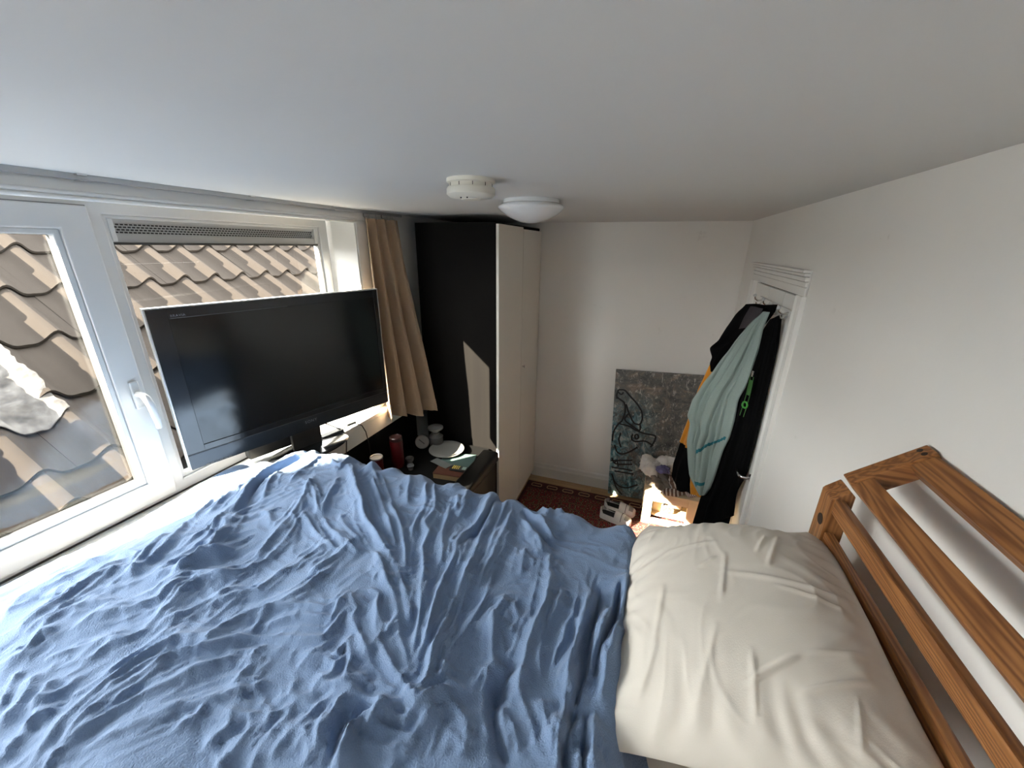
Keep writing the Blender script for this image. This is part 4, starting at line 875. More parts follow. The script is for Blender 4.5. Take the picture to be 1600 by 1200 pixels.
# ------------------------------------------------------------------ rug, shoes, bench, painting
def rug_mat():
    m = bpy.data.materials.new('woven_red_rug'); m.use_nodes = True
    nt = m.node_tree; N, L = nt.nodes, nt.links; b = N['Principled BSDF']; b.inputs['Roughness'].default_value = 0.95
    tc = N.new('ShaderNodeTexCoord')
    v = N.new('ShaderNodeTexVoronoi'); v.inputs['Scale'].default_value = 22; v.inputs['Randomness'].default_value = 0.45
    L.new(tc.outputs['Object'], v.inputs['Vector'])
    r = N.new('ShaderNodeValToRGB'); e = r.color_ramp.elements; r.color_ramp.interpolation = 'CONSTANT'
    cols = [(0.0, (0.50, 0.36, 0.22)), (0.16, (0.012, 0.010, 0.018)), (0.36, (0.22, 0.022, 0.016)), (0.58, (0.018, 0.008, 0.008)), (0.80, (0.42, 0.28, 0.16)), (0.86, (0.05, 0.009, 0.008))]
    e[0].position, e[0].color = cols[0][0], (*cols[0][1], 1); e[1].position, e[1].color = cols[1][0], (*cols[1][1], 1)
    for p, c in cols[2:]:
        q = e.new(p); q.color = (*c, 1)
    mlt = N.new('ShaderNodeMath'); mlt.operation = 'MULTIPLY'; mlt.inputs[1].default_value = 1.5
    L.new(v.outputs['Distance'], mlt.inputs[0]); L.new(mlt.outputs[0], r.inputs[0])
    n = N.new('ShaderNodeTexNoise'); n.inputs['Scale'].default_value = 6; L.new(tc.outputs['Object'], n.inputs['Vector'])
    mx = N.new('ShaderNodeMix'); mx.data_type = 'RGBA'; mx.blend_type = 'MULTIPLY'; mx.inputs['Factor'].default_value = 0.5
    L.new(r.outputs[0], mx.inputs['A']); L.new(n.outputs['Color'], mx.inputs['B'])
    L.new(r.outputs[0], b.inputs['Base Color'])
    return m
M['rug'] = rug_mat()
M['rug_border'] = mat('dark_rug_border', (0.020, 0.007, 0.009), 0.95, noise=(45, 0.5, (0.09, 0.014, 0.011), 3))
rg = Thing('rug', (-0.2, 2.35, ZF), 'dark red patterned woven rug on the floor', 'rug')
rg.part('field', MB().box((-0.93, 1.40, ZF + 0.001), (0.50, 3.13, ZF + 0.010)), M['rug'])
bd = rg.part('border', MB().box((-0.96, 3.13, ZF + 0.001), (0.53, 3.245, ZF + 0.010)).box((-0.96, 1.30, ZF + 0.001), (0.53, 1.40, ZF + 0.010)).box((-0.96, 1.40, ZF + 0.001), (-0.93, 3.13, ZF + 0.010)).box((0.50, 1.40, ZF + 0.001), (0.53, 3.13, ZF + 0.010)), M['rug_border'])
M['motif'] = mat('beige_wool', (0.36, 0.24, 0.13), 0.95)
for i in range(9):
    x = -0.86 + i * 0.155
    pts = [(x + 0.050*math.cos(a), 3.188 + 0.026*math.sin(a) + 0.006*math.sin(3*a), ZF + 0.0095) for a in np.linspace(0, 2*math.pi, 15)]
    rg.part('motif', MB().tube(pts, 0.005, 6), M['motif'], parent=bd, smooth=60)
rg.part('edge_binding', MB().box((-0.965, 3.243, ZF + 0.001), (0.535, 3.255, ZF + 0.011)), M['motif'])

M['shoe_white'] = mat('white_rubber', (0.74, 0.73, 0.72), 0.45)
M['shoe_in'] = mat('black_lining', (0.015, 0.014, 0.014), 0.8)
M['shoe_grey'] = mat('grey_mesh', (0.30, 0.30, 0.30), 0.7)
def shoe(org, ang, label):
    t = Thing('slip_on_shoe', org, label, 'shoe', 'pair of white slip-on shoes on the rug')
    R = rot_z(ang); O = Vector(org)
    def W(x, y, z): return O + R @ Vector((x, y, z))
    hw = lambda s: 0.036 + 0.016*math.sin(math.pi*min(1, s*0.75 + 0.12)) if s < 0.9 else (0.036 + 0.016*math.sin(math.pi*(0.9*0.75+0.12))) * math.sqrt(max(0, 1 - ((s-0.9)/0.1)**2))*1.0
    def outline(s):
        w = hw(s)
        if s < 0.1: w *= math.sqrt(max(0, 1 - ((0.1-s)/0.1)**2))
        return max(w, 0.002)
    ss = np.linspace(0, 1, 26); Ls = 0.275
    poly = [W(s*Ls, outline(s)*1.06, 0) for s in ss] + [W(s*Ls, -outline(s)*1.06, 0) for s in ss[::-1]]
    t.part('sole', MB().prism(poly, (0, 0, 0.026)), M['shoe_white'], smooth=40)
    top = lambda s: 0.062 if s < 0.45 else 0.075 - 0.040*((s-0.45)/0.55)**1.3
    def shell(s0, a_lim, k, lift):
        P = []
        for s in s0:
            row = []
            w = outline(s)*k; h = top(s)*k
            lim = a_lim(s)
            for b in np.linspace(0, 1, 9):
                th = lim * b
                row.append((w*math.cos(th), h*math.sin(th), s))
            P.append(row)
        return P
    # vamp over the toes
    P = np.array([[tuple(W(s*Ls, outline(s)*math.cos(a), 0.024 + (top(s)-0.024+0.02)*math.sin(a))) for a in np.linspace(0, math.pi, 15)] for s in np.linspace(0.50, 1.0, 16)])
    t.part('vamp', sheet_mb(P, P - np.array((0, 0, 0.003))), M['shoe_white'], smooth=70)
    for sg in (1, -1):
        P = np.array([[tuple(W(s*Ls, sg*outline(s)*(1 - 0.10*b), 0.024 + (0.026 if s > 0.14 else 0.050)*b)) for b in np.linspace(0, 1, 5)] for s in np.linspace(0.0, 0.54, 16)])
        Q = P.copy(); Q += np.array(tuple(R @ Vector((0, -0.003*sg, 0))))
        t.part('side_wall', sheet_mb(P, Q), M['shoe_white'], smooth=70)
    P = np.array([[tuple(W(s*Ls, outline(s)*0.93*(1 - 0.10*b), 0.028 + (0.022 if s > 0.14 else 0.046)*b)) for b in np.linspace(0, 1, 4)] for s in np.linspace(0.02, 0.56, 14)])
    t.part('lining', sheet_mb(P, P + np.array(tuple(R @ Vector((0, 0.002, 0))))), M['shoe_in'], smooth=70)
    t.part('insole', MB().prism([p + Vector((0, 0, 0.0)) for p in [W(s*Ls, outline(s)*0.9, 0.0265) for s in ss[1:-1]] + [W(s*Ls, -outline(s)*0.9, 0.0265) for s in ss[1:-1][::-1]]], (0, 0, 0.004)), M['shoe_in'])
    P = np.array([[tuple(W(s*Ls, outline(s)*0.93*math.cos(a), 0.026 + (top(s)-0.024+0.021)*math.sin(a))) for a in np.linspace(0.7, math.pi-0.7, 9)] for s in np.linspace(0.80, 0.93, 5)])
    t.part('toe_patch', sheet_mb(P, P - np.array((0, 0, 0.002))), M['shoe_grey'], smooth=70)
    P = np.array([[tuple(W(s*Ls, outline(s)*1.01*math.cos(a), 0.026 + (top(s)-0.024+0.022)*math.sin(a))) for a in np.linspace(0.15, math.pi-0.15, 13)] for s in np.linspace(0.70, 0.715, 2)])
    t.part('strap_line', sheet_mb(P, P - np.array((0, 0, 0.002))), M['shoe_in'], smooth=70)
    return t
shoe((-0.195, 3.075, ZF + 0.011), math.radians(-8), 'white slip-on shoe nearer the painting')
shoe((-0.215, 2.955, ZF + 0.011), math.radians(-14), 'white slip-on shoe partly hidden by the duvet edge')

# bench knocked together from rough boards
bn = Thing('bench', (0.33, 3.10, ZF), 'low bench of raw pale wooden boards in front of the painting', 'bench')
bx0, bx1, by0, by1, bzt = 0.125, 0.545, 2.965, 3.255, -1.90
for i in range(3):
    w = (by1 - by0) / 3
    bn.part('top_board', MB().box((bx0, by0 + i*w + 0.002, bzt - 0.022), (bx1, by0 + (i+1)*w - 0.002, bzt - 0.001*i)), M['raw'], bevel=0.002)
for x, y in ((bx0 + 0.035, by0 + 0.03), (bx1 - 0.045, by0 + 0.03), (bx0 + 0.035, by1 - 0.03), (bx1 - 0.045, by1 - 0.03)):
    bn.part('leg', MB().box((x - 0.035, y - 0.022, ZF + 0.011), (x + 0.035, y + 0.022, bzt - 0.022)), M['raw_z'], bevel=0.002)
bn.part('front_rail', MB().box((bx0 + 0.07, by0 + 0.012, bzt - 0.085), (bx1 - 0.08, by0 + 0.032, bzt - 0.024)), M['raw'], bevel=0.002)
bn.part('lower_shelf', MB().box((bx0 + 0.01, by0 + 0.055, ZF + 0.07), (bx1 - 0.01, by1 - 0.055, ZF + 0.088)), M['raw'], bevel=0.002)
bn.part('foot_rail', MB().box((bx0 + 0.07, by0 + 0.008, ZF + 0.020), (bx1 - 0.08, by0 + 0.028, ZF + 0.068)), M['raw'], bevel=0.002)
bn.part('block', MB().box((bx0 + 0.20, by0 + 0.05, bzt - 0.14), (bx0 + 0.30, by0 + 0.14, bzt - 0.026)), M['raw'], bevel=0.002)
bn.part('cross_board', MB().box((bx0 + 0.08, by0 + 0.10, ZF + 0.089), (bx0 + 0.165, by0 + 0.125, bzt - 0.10)), M['raw_z'], bevel=0.002)

# clothes heaped on the bench
def crumple(name, c, rad, seed, color, label, cat, rough=0.02, rotz=0.0, stripes=None, mat_=None):
    nu, nv = 72, 40
    P = np.zeros((nu, nv, 3)); R = rot_z(rotz)
    U, V = np.meshgrid(np.linspace(0, 2*math.pi, nu, endpoint=False), np.linspace(-0.5*math.pi, 0.5*math.pi, nv), indexing='ij')
    x, y, z = np.cos(V)*np.cos(U), np.cos(V)*np.sin(U), np.sin(V)
    al = seed * 1.3
    w1 = 4.2*(x*math.cos(al) + y*math.sin(al)) + 3.0*vnoise(x*1.7 + seed, y*1.7 + z, seed + 1) + 1.5*z
    w2 = 7.0*(x*math.cos(al + 1.1) + y*math.sin(al + 1.1)) + 4.0*vnoise(x*2.3 + 7, y*2.3 + z*1.5 + seed, seed + 2) + 3*z
    d = 0.92 + 0.26*vnoise(x*1.9 + 5 + z, y*1.9 + 9 - z, seed) + 0.20*(0.6 - np.abs(np.sin(w1))**0.7) + 0.12*(0.6 - np.abs(np.sin(w2))**0.7)
    z2 = np.sign(z)*np.abs(z)**0.8
    X, Y, Z = x*d*rad[0], y*d*rad[1], np.maximum(z2*d, -0.75)*rad[2]
    ca, sa = math.cos(rotz), math.sin(rotz)
    P[..., 0] = c[0] + X*ca - Y*sa; P[..., 1] = c[1] + X*sa + Y*ca; P[..., 2] = c[2] + 0.75*rad[2] + Z
    mb = MB().grid(P, closed_u=True)
    return single(name, mb, mat_ or mat(name + '_cloth', color, 0.9, noise=(30, 0.8, tuple(q*0.8 for q in color), 4)), (c[0], c[1], c[2]), label, cat, smooth=120)
def stripe_mat(name, c1, c2, scale, ang=(0, 0, 0)):
    m = bpy.data.materials.new(name); m.use_nodes = True; nt = m.node_tree; N, L = nt.nodes, nt.links; b = N['Principled BSDF']; b.inputs['Roughness'].default_value = 0.9
    tc = N.new('ShaderNodeTexCoord'); mp = N.new('ShaderNodeMapping'); mp.inputs['Rotation'].default_value = ang; L.new(tc.outputs['Object'], mp.inputs[0])
    w = N.new('ShaderNodeTexWave'); w.inputs['Scale'].default_value = scale; w.inputs['Distortion'].default_value = 1.5; w.inputs['Detail'].default_value = 1; L.new(mp.outputs[0], w.inputs['Vector'])
    r = N.new('ShaderNodeValToRGB'); r.color_ramp.interpolation = 'CONSTANT'; e = r.color_ramp.elements; e[0].color = (*c1, 1); e[1].position = 0.62; e[1].color = (*c2, 1)
    L.new(w.outputs['Fac'], r.inputs[0]); L.new(r.outputs[0], b.inputs['Base Color'])
    return m
BZ = bzt + 0.001
crumple('white_shirt', (0.165, 3.13, BZ + 0.09), (0.115, 0.10, 0.085), 21, (0.82, 0.80, 0.76), 'crumpled white shirt on top of the heap by the painting', 'shirt')
crumple('cream_shirt', (0.30, 3.18, BZ + 0.11), (0.13, 0.075, 0.07), 27, (0.76, 0.72, 0.66), 'crumpled cream shirt at the back of the heap', 'shirt')
crumple('lilac_cloth', (0.245, 3.06, BZ + 0.155), (0.055, 0.045, 0.030), 31, (0.16, 0.15, 0.32), 'small lilac blue cloth lying on the white shirt', 'cloth')
crumple('grey_jumper', (0.23, 3.07, BZ), (0.125, 0.085, 0.075), 35, (0.22, 0.19, 0.16), 'taupe knitted jumper bunched on the bench front', 'jumper')
crumple('brown_scarf', (0.36, 3.07, BZ), (0.10, 0.075, 0.085), 41, (0.15, 0.085, 0.06), 'brown scarf with pale stripes bunched on the bench', 'scarf', mat_=stripe_mat('scarf_wool', (0.15, 0.085, 0.06), (0.50, 0.45, 0.40), 9, (0.3, 0.5, 0.4)))
crumple('striped_towel', (0.37, 3.005, BZ), (0.115, 0.034, 0.035), 45, (0.13, 0.08, 0.06), 'folded brown and white striped towel at the bench edge', 'towel', rotz=0.35, mat_=stripe_mat('towel_stripes', (0.13, 0.08, 0.06), (0.58, 0.55, 0.50), 11, (1.2, 0, 0.2)))
crumple('white_sock', (0.475, 3.02, BZ), (0.045, 0.030, 0.025), 51, (0.58, 0.53, 0.50), 'rolled white sock on the bench corner', 'sock', mat_=stripe_mat('sock_stripes', (0.58, 0.53, 0.50), (0.20, 0.10, 0.10), 26, (0, 0.6, 0)))
crumple('red_cloth', (0.455, 3.10, BZ), (0.06, 0.05, 0.035), 55, (0.30, 0.10, 0.09), 'small dusty red cloth behind the rolled sock', 'cloth')
crumple('dark_bundle', (0.33, 3.085, ZF + 0.089), (0.06, 0.045, 0.045), 61, (0.09, 0.07, 0.055), 'dark brown bundle stowed on the lower bench shelf', 'bundle')

# painting: stretched canvas leaning on the wall
def paint_mat():
    m = bpy.data.materials.new('abstract_canvas'); m.use_nodes = True
    nt = m.node_tree; N, L = nt.nodes, nt.links; b = N['Principled BSDF']; b.inputs['Roughness'].default_value = 0.45
    tc = N.new('ShaderNodeTexCoord')
    def noise(scale, detail, stretch=(1, 1, 1), loc=(0, 0, 0), rough=0.6, dist=0.0):
        mp = N.new('ShaderNodeMapping'); mp.inputs['Scale'].default_value = stretch; mp.inputs['Location'].default_value = loc
        L.new(tc.outputs['Object'], mp.inputs[0])
        n = N.new('ShaderNodeTexNoise'); n.inputs['Scale'].default_value = scale; n.inputs['Detail'].default_value = detail; n.inputs['Roughness'].default_value = rough; n.inputs['Distortion'].default_value = dist
        L.new(mp.outputs[0], n.inputs['Vector']); return n.outputs['Fac']
    def ramp(f, *st):
        r = N.new('ShaderNodeValToRGB'); e = r.color_ramp.elements
        e[0].position, e[0].color = st[0][0], (*st[0][1], 1); e[1].position, e[1].color = st[1][0], (*st[1][1], 1)
        for p, c in st[2:]:
            q = e.new(p); q.color = (*c, 1)
        L.new(f, r.inputs[0]); return r.outputs[0]
    def mix(f, a, c):
        x = N.new('ShaderNodeMix'); x.data_type = 'RGBA'; L.new(f, x.inputs['Factor']); L.new(a, x.inputs['A']); L.new(c, x.inputs['B']); return x.outputs['Result']
    def math_(op, a, c):
        q = N.new('ShaderNodeMath'); q.operation = op; q.use_clamp = True
        for i, s in enumerate((a, c)):
            if isinstance(s, (int, float)): q.inputs[i].default_value = s
            else: L.new(s, q.inputs[i])
        return q.outputs[0]
    sep = N.new('ShaderNodeSeparateXYZ'); L.new(tc.outputs['Object'], sep.inputs[0])
    base = ramp(noise(9, 9, (1, 1, 1.3), (0, 0, 0), 0.75, 0.8), (0.30, (0.030, 0.034, 0.038)), (0.50, (0.15, 0.15, 0.145)), (0.60, (0.25, 0.205, 0.165)), (0.72, (0.55, 0.52, 0.47)))
    teal = ramp(noise(11, 6, (1.2, 1, 0.8), (3, 0, 1), 0.65, 1.5), (0.36, (0.010, 0.026, 0.034)), (0.48, (0.045, 0.17, 0.23)), (0.56, (0.20, 0.44, 0.52)), (0.64, (0.66, 0.78, 0.80)))
    # teal where the figures are: towards the lower left of the canvas
    z1 = math_('MULTIPLY', math_('SUBTRACT', 1.08, sep.outputs['Z']), 2.6)
    x1 = math_('MULTIPLY', math_('SUBTRACT', 0.42, sep.outputs['X']), 4.5)
    f = math_('MULTIPLY', math_('MULTIPLY', z1, x1), ramp(noise(4, 3, loc=(7, 0, 2)), (0.35, (0.25, 0.25, 0.25)), (0.6, (1, 1, 1))))
    c = mix(f, base, teal)
    wh = ramp(noise(26, 6, (1, 1, 0.5), (1, 0, 5), 0.8, 1.2), (0.55, (0, 0, 0)), (0.62, (1, 1, 1)))
    rgb = N.new('ShaderNodeRGB'); rgb.outputs[0].default_value = (0.78, 0.74, 0.68, 1)
    c = mix(math_('MULTIPLY', wh, 0.6), c, rgb.outputs[0])
    L.new(c, b.inputs['Base Color'])
    bp = N.new('ShaderNodeBump'); bp.inputs['Strength'].default_value = 0.5; bp.inputs['Distance'].default_value = 0.004
    L.new(noise(40, 4), bp.inputs['Height']); L.new(bp.outputs[0], b.inputs['Normal'])
    return m
pt = Thing('painting', (-0.187, 3.300, ZF + 0.002), 'dark abstract canvas with teal line figures leaning on the wall', 'painting')
def ppart(name, mb, m, parent=None, **kw):
    me = make_mesh(name, mb, (0, 0, 0), **kw); me.materials.append(m)
    return pt.link(name, me, parent)
cv = ppart('canvas', MB().box((0, 0, 0), (0.76, 0.028, 1.222)), paint_mat(), bevel=0.002)
ink = mat('black_ink', (0.006, 0.008, 0.012), 0.4); pale = mat('pale_chalk', (0.20, 0.19, 0.17), 0.8)
for ls, m, r in ((INK, ink, 0.0075), (PALE, pale, 0.003)):
    for l in ls:
        l = [(max(0.01, min(0.75, u)), max(0.015, min(1.2, v))) for u, v in l]
        pts = []
        for (a, b) in zip(l[:-1], l[1:]):
            for k in range(4):
                pts.append((a[0] + (b[0]-a[0])*k/4, a[1] + (b[1]-a[1])*k/4))
        pts.append(l[-1])
        for _ in range(2):
            pts = [pts[0]] + [((pts[i-1][0]+2*pts[i][0]+pts[i+1][0])/4, (pts[i-1][1]+2*pts[i][1]+pts[i+1][1])/4) for i in range(1, len(pts)-1)] + [pts[-1]]
        mb = MB().tube([(u, 0, v) for u, v in pts], r, 6)
        mb.v = [(x, y*0.25 - 0.0004, z) for x, y, z in mb.v]
        ppart('painted_line', mb, m, parent=cv, smooth=60)
pt.o.rotation_euler = (math.radians(-2.2), math.radians(-2.2), 0)

# ------------------------------------------------------------------ hooks and clothes on the door
hk = Thing('hook_rack', (XR - 0.01, 2.33, -0.29), 'white hook rail fixed high on the boarded door', 'hook rack')
hk.part('rail', MB().box((XR - 0.008, 2.06, -0.292), (XR + 0.004, 2.70, -0.262)), M['white_gloss'], bevel=0.003)
for y in (2.11, 2.26, 2.42, 2.62):
    h = hk.part('hook', MB().tube([(XR - 0.006, y, -0.276), (XR - 0.030, y, -0.280), (XR - 0.045, y, -0.270), (XR - 0.050, y, -0.250)], [0.006, 0.005, 0.005, 0.004], 10), M['chrome'], smooth=60)
    hk.part('ball', MB().lathe((XR - 0.050, y, -0.252), [(0.009*math.sin(a), -0.009*math.cos(a)) for a in np.linspace(0, math.pi, 9)], 14), M['pvc'], parent=h, smooth=80)
    hk.part('lower_hook', MB().tube([(XR - 0.006, y, -0.286), (XR - 0.020, y, -0.305), (XR - 0.034, y, -0.300), (XR - 0.038, y, -0.288)], 0.0042, 8), M['chrome'], parent=h, smooth=60)

def resample(pts, n):
    pts = np.array(pts); d = np.r_[0, np.cumsum(np.linalg.norm(np.diff(pts, axis=0), axis=1))]; d /= d[-1]
    t = np.linspace(0, 1, n)
    out = np.stack([np.interp(t, d, pts[:, k]) for k in range(3)], 1)
    for _ in range(2):
        out[1:-1] = (out[:-2] + 2*out[1:-1] + out[2:]) / 4
    return out
GN = np.array((-0.78, -0.62, 0.0))     # towards the room
def garment_grid(Lp, Rp, nv=60, nu=50, pleats=3.0, amp=0.02, bulge=0.02, seed=1, off=0.0, sharp=False):
    A, B = resample(Lp, nv), resample(Rp, nv)
    P = np.zeros((nv, nu, 3))
    for i in range(nv):
        t = i/(nv-1); w = np.linalg.norm(B[i]-A[i])
        for j in range(nu):
            u = j/(nu-1)
            ph = 2*math.pi*pleats*u + 0.7*math.sin(2.2*t + seed) + seed
            env = math.sin(math.pi*u)**0.5
            k = off + bulge*math.sin(math.pi*u)*min(1, 0.3 + t*2) + amp*min(1, 0.25 + 1.4*t)*env*((1.6*abs(math.sin(ph*0.5)) - 1.0 + 0.25*math.sin(2.1*ph + 2*t + seed)) if sharp else (math.sin(ph) + 0.4*math.sin(2.1*ph + 2*t + seed)))*min(1, w/0.1)
            P[i, j] = A[i]*(1-u) + B[i]*u + GN*k
    if sharp:      # deep creases running down from the hook
        uu = np.linspace(0, 1, nu)[None, :]; tv_ = np.linspace(0, 1, nv)[:, None]
        for u0, sl, w0, dp in ((0.34, 0.10, 0.022, 0.024), (0.58, -0.06, 0.020, 0.028), (0.80, 0.02, 0.018, 0.020), (0.16, 0.12, 0.018, 0.014)):
            P += GN * (-dp*np.exp(-((uu - u0 - sl*(tv_ - 0.4) - 0.02*np.sin(7*tv_ + u0*20))/w0)**2)*np.clip(tv_*5, 0, 1)*np.clip((0.93 - tv_)*5, 0, 1))[..., None]
    P[..., 2] += 0.006*vnoise(P[..., 0]*30 + seed, P[..., 2]*12, seed)
    P[..., 0] = np.minimum(P[..., 0], XR - 0.012)
    return P
def solid(P, th=0.018):
    Q = P - GN*th
    Q[..., 0] = np.minimum(Q[..., 0], XR - 0.004)
    return sheet_mb(P, Q)
towel_L = [(0.521,2.192,-0.282),(0.481,2.243,-0.365),(0.440,2.294,-0.476),(0.390,2.357,-0.623),(0.350,2.407,-0.747),(0.316,2.451,-0.856),(0.303,2.467,-0.979),(0.324,2.440,-1.012),(0.322,2.443,-1.137),(0.341,2.419,-1.229),(0.363,2.391,-1.338),(0.403,2.341,-1.381),(0.430,2.307,-1.408)]
towel_R = [(0.538,2.172,-0.281),(0.529,2.182,-0.360),(0.530,2.181,-0.462),(0.525,2.187,-0.546),(0.517,2.198,-0.656),(0.499,2.220,-0.748),(0.502,2.216,-0.869),(0.498,2.221,-0.980),(0.484,2.239,-1.067),(0.479,2.245,-1.149),(0.474,2.252,-1.247),(0.464,2.264,-1.345),(0.450,2.282,-1.396)]
blk_L = [(0.533,2.169,-0.314),(0.500,2.205,-0.447),(0.480,2.23,-0.614),(0.470,2.25,-0.792),(0.455,2.27,-0.986),(0.44,2.285,-1.219),(0.420,2.31,-1.441),(0.40,2.335,-1.78)]
blk_R = [(0.561,2.146,-0.296),(0.572,2.139,-0.402),(0.58,2.134,-0.523),(0.586,2.132,-0.682),(0.59,2.128,-0.888),(0.584,2.135,-1.057),(0.573,2.149,-1.177),(0.555,2.172,-1.294),(0.565,2.159,-1.435)]
yel_L = [(0.474,2.392,-0.327),(0.417,2.465,-0.487),(0.370,2.523,-0.628),(0.331,2.573,-0.847),(0.305,2.606,-1.087),(0.285,2.630,-1.245)]
yel_R = [(0.532,2.320,-0.329),(0.509,2.349,-0.489),(0.482,2.383,-0.646),(0.457,2.414,-0.854),(0.424,2.455,-1.045),(0.398,2.489,-1.225)]
low_L = [(0.292,2.622,-1.225),(0.281,2.636,-1.33),(0.270,2.648,-1.43),(0.272,2.646,-1.536),(0.310,2.600,-1.575)]
low_R = [(0.420,2.462,-1.200),(0.420,2.462,-1.30),(0.425,2.455,-1.40),(0.430,2.450,-1.50),(0.400,2.486,-1.545)]
hat_L = [(0.462,2.347,-0.274),(0.428,2.390,-0.343),(0.406,2.418,-0.406),(0.386,2.444,-0.492),(0.355,2.482,-0.542),(0.385,2.445,-0.583),(0.379,2.452,-0.624),(0.396,2.431,-0.660)]
hat_R = [(0.551,2.236,-0.261),(0.548,2.239,-0.299),(0.530,2.262,-0.352),(0.507,2.291,-0.408),(0.473,2.334,-0.471),(0.440,2.380,-0.524),(0.421,2.402,-0.587),(0.410,2.415,-0.665)]
M['yellow'] = mat('mustard_fleece', (0.56, 0.22, 0.012), 0.9, sheen=0.3)
M['blackcloth'] = mat('black_fabric', (0.0035, 0.0035, 0.004), 0.9, spec=0.06)
M['navy'] = mat('dark_navy_fabric', (0.010, 0.013, 0.018), 0.9, spec=0.06)
M['terry'] = mat('pale_teal_terry', (0.285, 0.36, 0.335), 0.95, noise=(140, 0.8, (0.25, 0.32, 0.30), 2), bump=(420, 0.5, 0.003), sheen=0.3)
M['teal_stripe'] = mat('teal_stripe', (0.02, 0.16, 0.20), 0.9)
jk = Thing('jacket', (0.40, 2.48, -1.55), 'mustard yellow and black fleece jacket hanging behind the towel', 'jacket')
jk.part('body', solid(garment_grid(yel_L, yel_R, pleats=2.0, amp=0.012, bulge=0.02, seed=2)), M['yellow'], smooth=80)
lo = jk.part('lower_panel', solid(garment_grid(low_L, low_R, pleats=1.5, amp=0.012, bulge=0.035, seed=4)), M['blackcloth'], smooth=80, label='black lower half')
jk.part('badge', MB().lathe((0.385, 2.452, -1.475), [(0, 0), (0.011, 0), (0.011, 0.002), (0, 0.002)], 16, tuple(GN)), M['pvc'], parent=lo)
cpz = Thing('hooded_top', (0.45, 2.36, -0.66), 'black hooded top bunched over the highest hook', 'hooded top')
cpz.part('cloth', solid(garment_grid(hat_L, hat_R, pleats=1.2, amp=0.012, bulge=0.05, seed=6, off=0.012), 0.04), M['blackcloth'], smooth=80)
cpz.part('lining', solid(garment_grid([(0.505,2.292,-0.275),(0.490,2.311,-0.33),(0.480,2.32,-0.39)], [(0.548,2.24,-0.270),(0.542,2.247,-0.32),(0.520,2.275,-0.37)], nv=14, nu=12, pleats=1, amp=0.004, bulge=0.01, seed=3, off=0.060), 0.004), mat('dark_plum_lining', (0.035, 0.028, 0.034), 0.8), smooth=80)
bk = Thing('coat', (0.52, 2.19, -1.80), 'long black coat hanging nearest the door handle', 'coat')
bk.part('cloth', solid(garment_grid(blk_L, blk_R, pleats=2.2, amp=0.012, bulge=0.015, seed=8), 0.02), M['blackcloth'], smooth=80)
tr_ = Thing('trousers', (0.47, 2.27, -2.06), 'dark navy trousers hanging lowest on the door', 'trousers')
tr_.part('cloth', solid(garment_grid([(0.47,2.26,-0.90),(0.45,2.285,-1.2),(0.43,2.32,-1.5),(0.41,2.35,-1.8),(0.40,2.36,-2.06)], [(0.54,2.19,-0.90),(0.545,2.19,-1.2),(0.545,2.185,-1.5),(0.54,2.19,-1.8),(0.53,2.20,-2.06)], pleats=2.6, amp=0.016, bulge=0.01, seed=5, off=-0.022), 0.02), M['navy'], smooth=80)
sc = Thing('sweater', (0.40, 2.37, -1.50), 'navy sweater with a mustard cuff below the towel', 'sweater')
sc.part('sleeve', solid(garment_grid([(0.355,2.435,-1.20),(0.352,2.436,-1.30),(0.358,2.43,-1.38)], [(0.43,2.34,-1.22),(0.435,2.335,-1.32),(0.425,2.347,-1.41)], nv=24, nu=22, pleats=1, amp=0.008, bulge=0.03, seed=9, off=-0.005), 0.03), M['navy'], smooth=80)
sc.part('cuff', solid(garment_grid([(0.360,2.428,-1.385),(0.366,2.42,-1.43),(0.377,2.404,-1.475)], [(0.425,2.345,-1.412),(0.433,2.336,-1.43),(0.441,2.324,-1.452)], nv=16, nu=20, pleats=1.2, amp=0.010, bulge=0.03, seed=12, off=0.0), 0.03), M['yellow'], smooth=80)
tw = Thing('towel', (0.45, 2.28, -1.44), 'pale teal terry towel hanging from a door hook', 'towel')
TP = garment_grid(towel_L, towel_R, nv=110, nu=90, pleats=2.6, amp=0.026, bulge=0.012, seed=1, off=0.028, sharp=True)
tw.part('cloth', solid(TP, 0.012), M['terry'], smooth=80)
def towel_band(rows, u0, u1, name='stripe'):
    j0, j1 = int(u0*89), int(u1*89)
    G_ = np.array([[TP[min(109, max(0, int(r0 + (r1_ - r0)*(j-j0)/max(1, j1-j0))))][j] for j in range(j0, j1+1)] for r0, r1_ in rows]) + GN*0.0035
    tw.part(name, sheet_mb(G_, G_ - GN*0.003), M['teal_stripe'], smooth=80)
towel_band([(82, 68), (83, 69), (84, 70)], 0.45, 0.97)
towel_band([(102, 100), (103, 101), (104, 102)], 0.25, 0.70)
# lanyard clipped in front of the coat
M['green'] = mat('green_webbing', (0.04, 0.27, 0.03), 0.6); M['green_dark'] = mat('dark_green_webbing', (0.03, 0.11, 0.02), 0.7)
ln = Thing('lanyard', (0.53, 2.16, -0.80), 'thin black and green lanyard with a green ring on the coat', 'lanyard')
def cpt(u, z, off=0.03):
    A = np.array([(p[2], p[0], p[1]) for p in blk_L])[::-1]; B = np.array([(p[2], p[0], p[1]) for p in blk_R])[::-1]
    a = np.array((np.interp(z, A[:, 0], A[:, 1]), np.interp(z, A[:, 0], A[:, 2]), z)); b = np.array((np.interp(z, B[:, 0], B[:, 1]), np.interp(z, B[:, 0], B[:, 2]), z))
    return tuple(a*(1-u) + b*u + GN*off)
for u0 in (0.54, 0.66):
    ln.part('strap', MB().tube([cpt(u0 + 0.02*math.sin(k), -0.60 - 0.055*k, 0.045) for k in range(5)], 0.0020, 6), M['green_dark'], smooth=60)
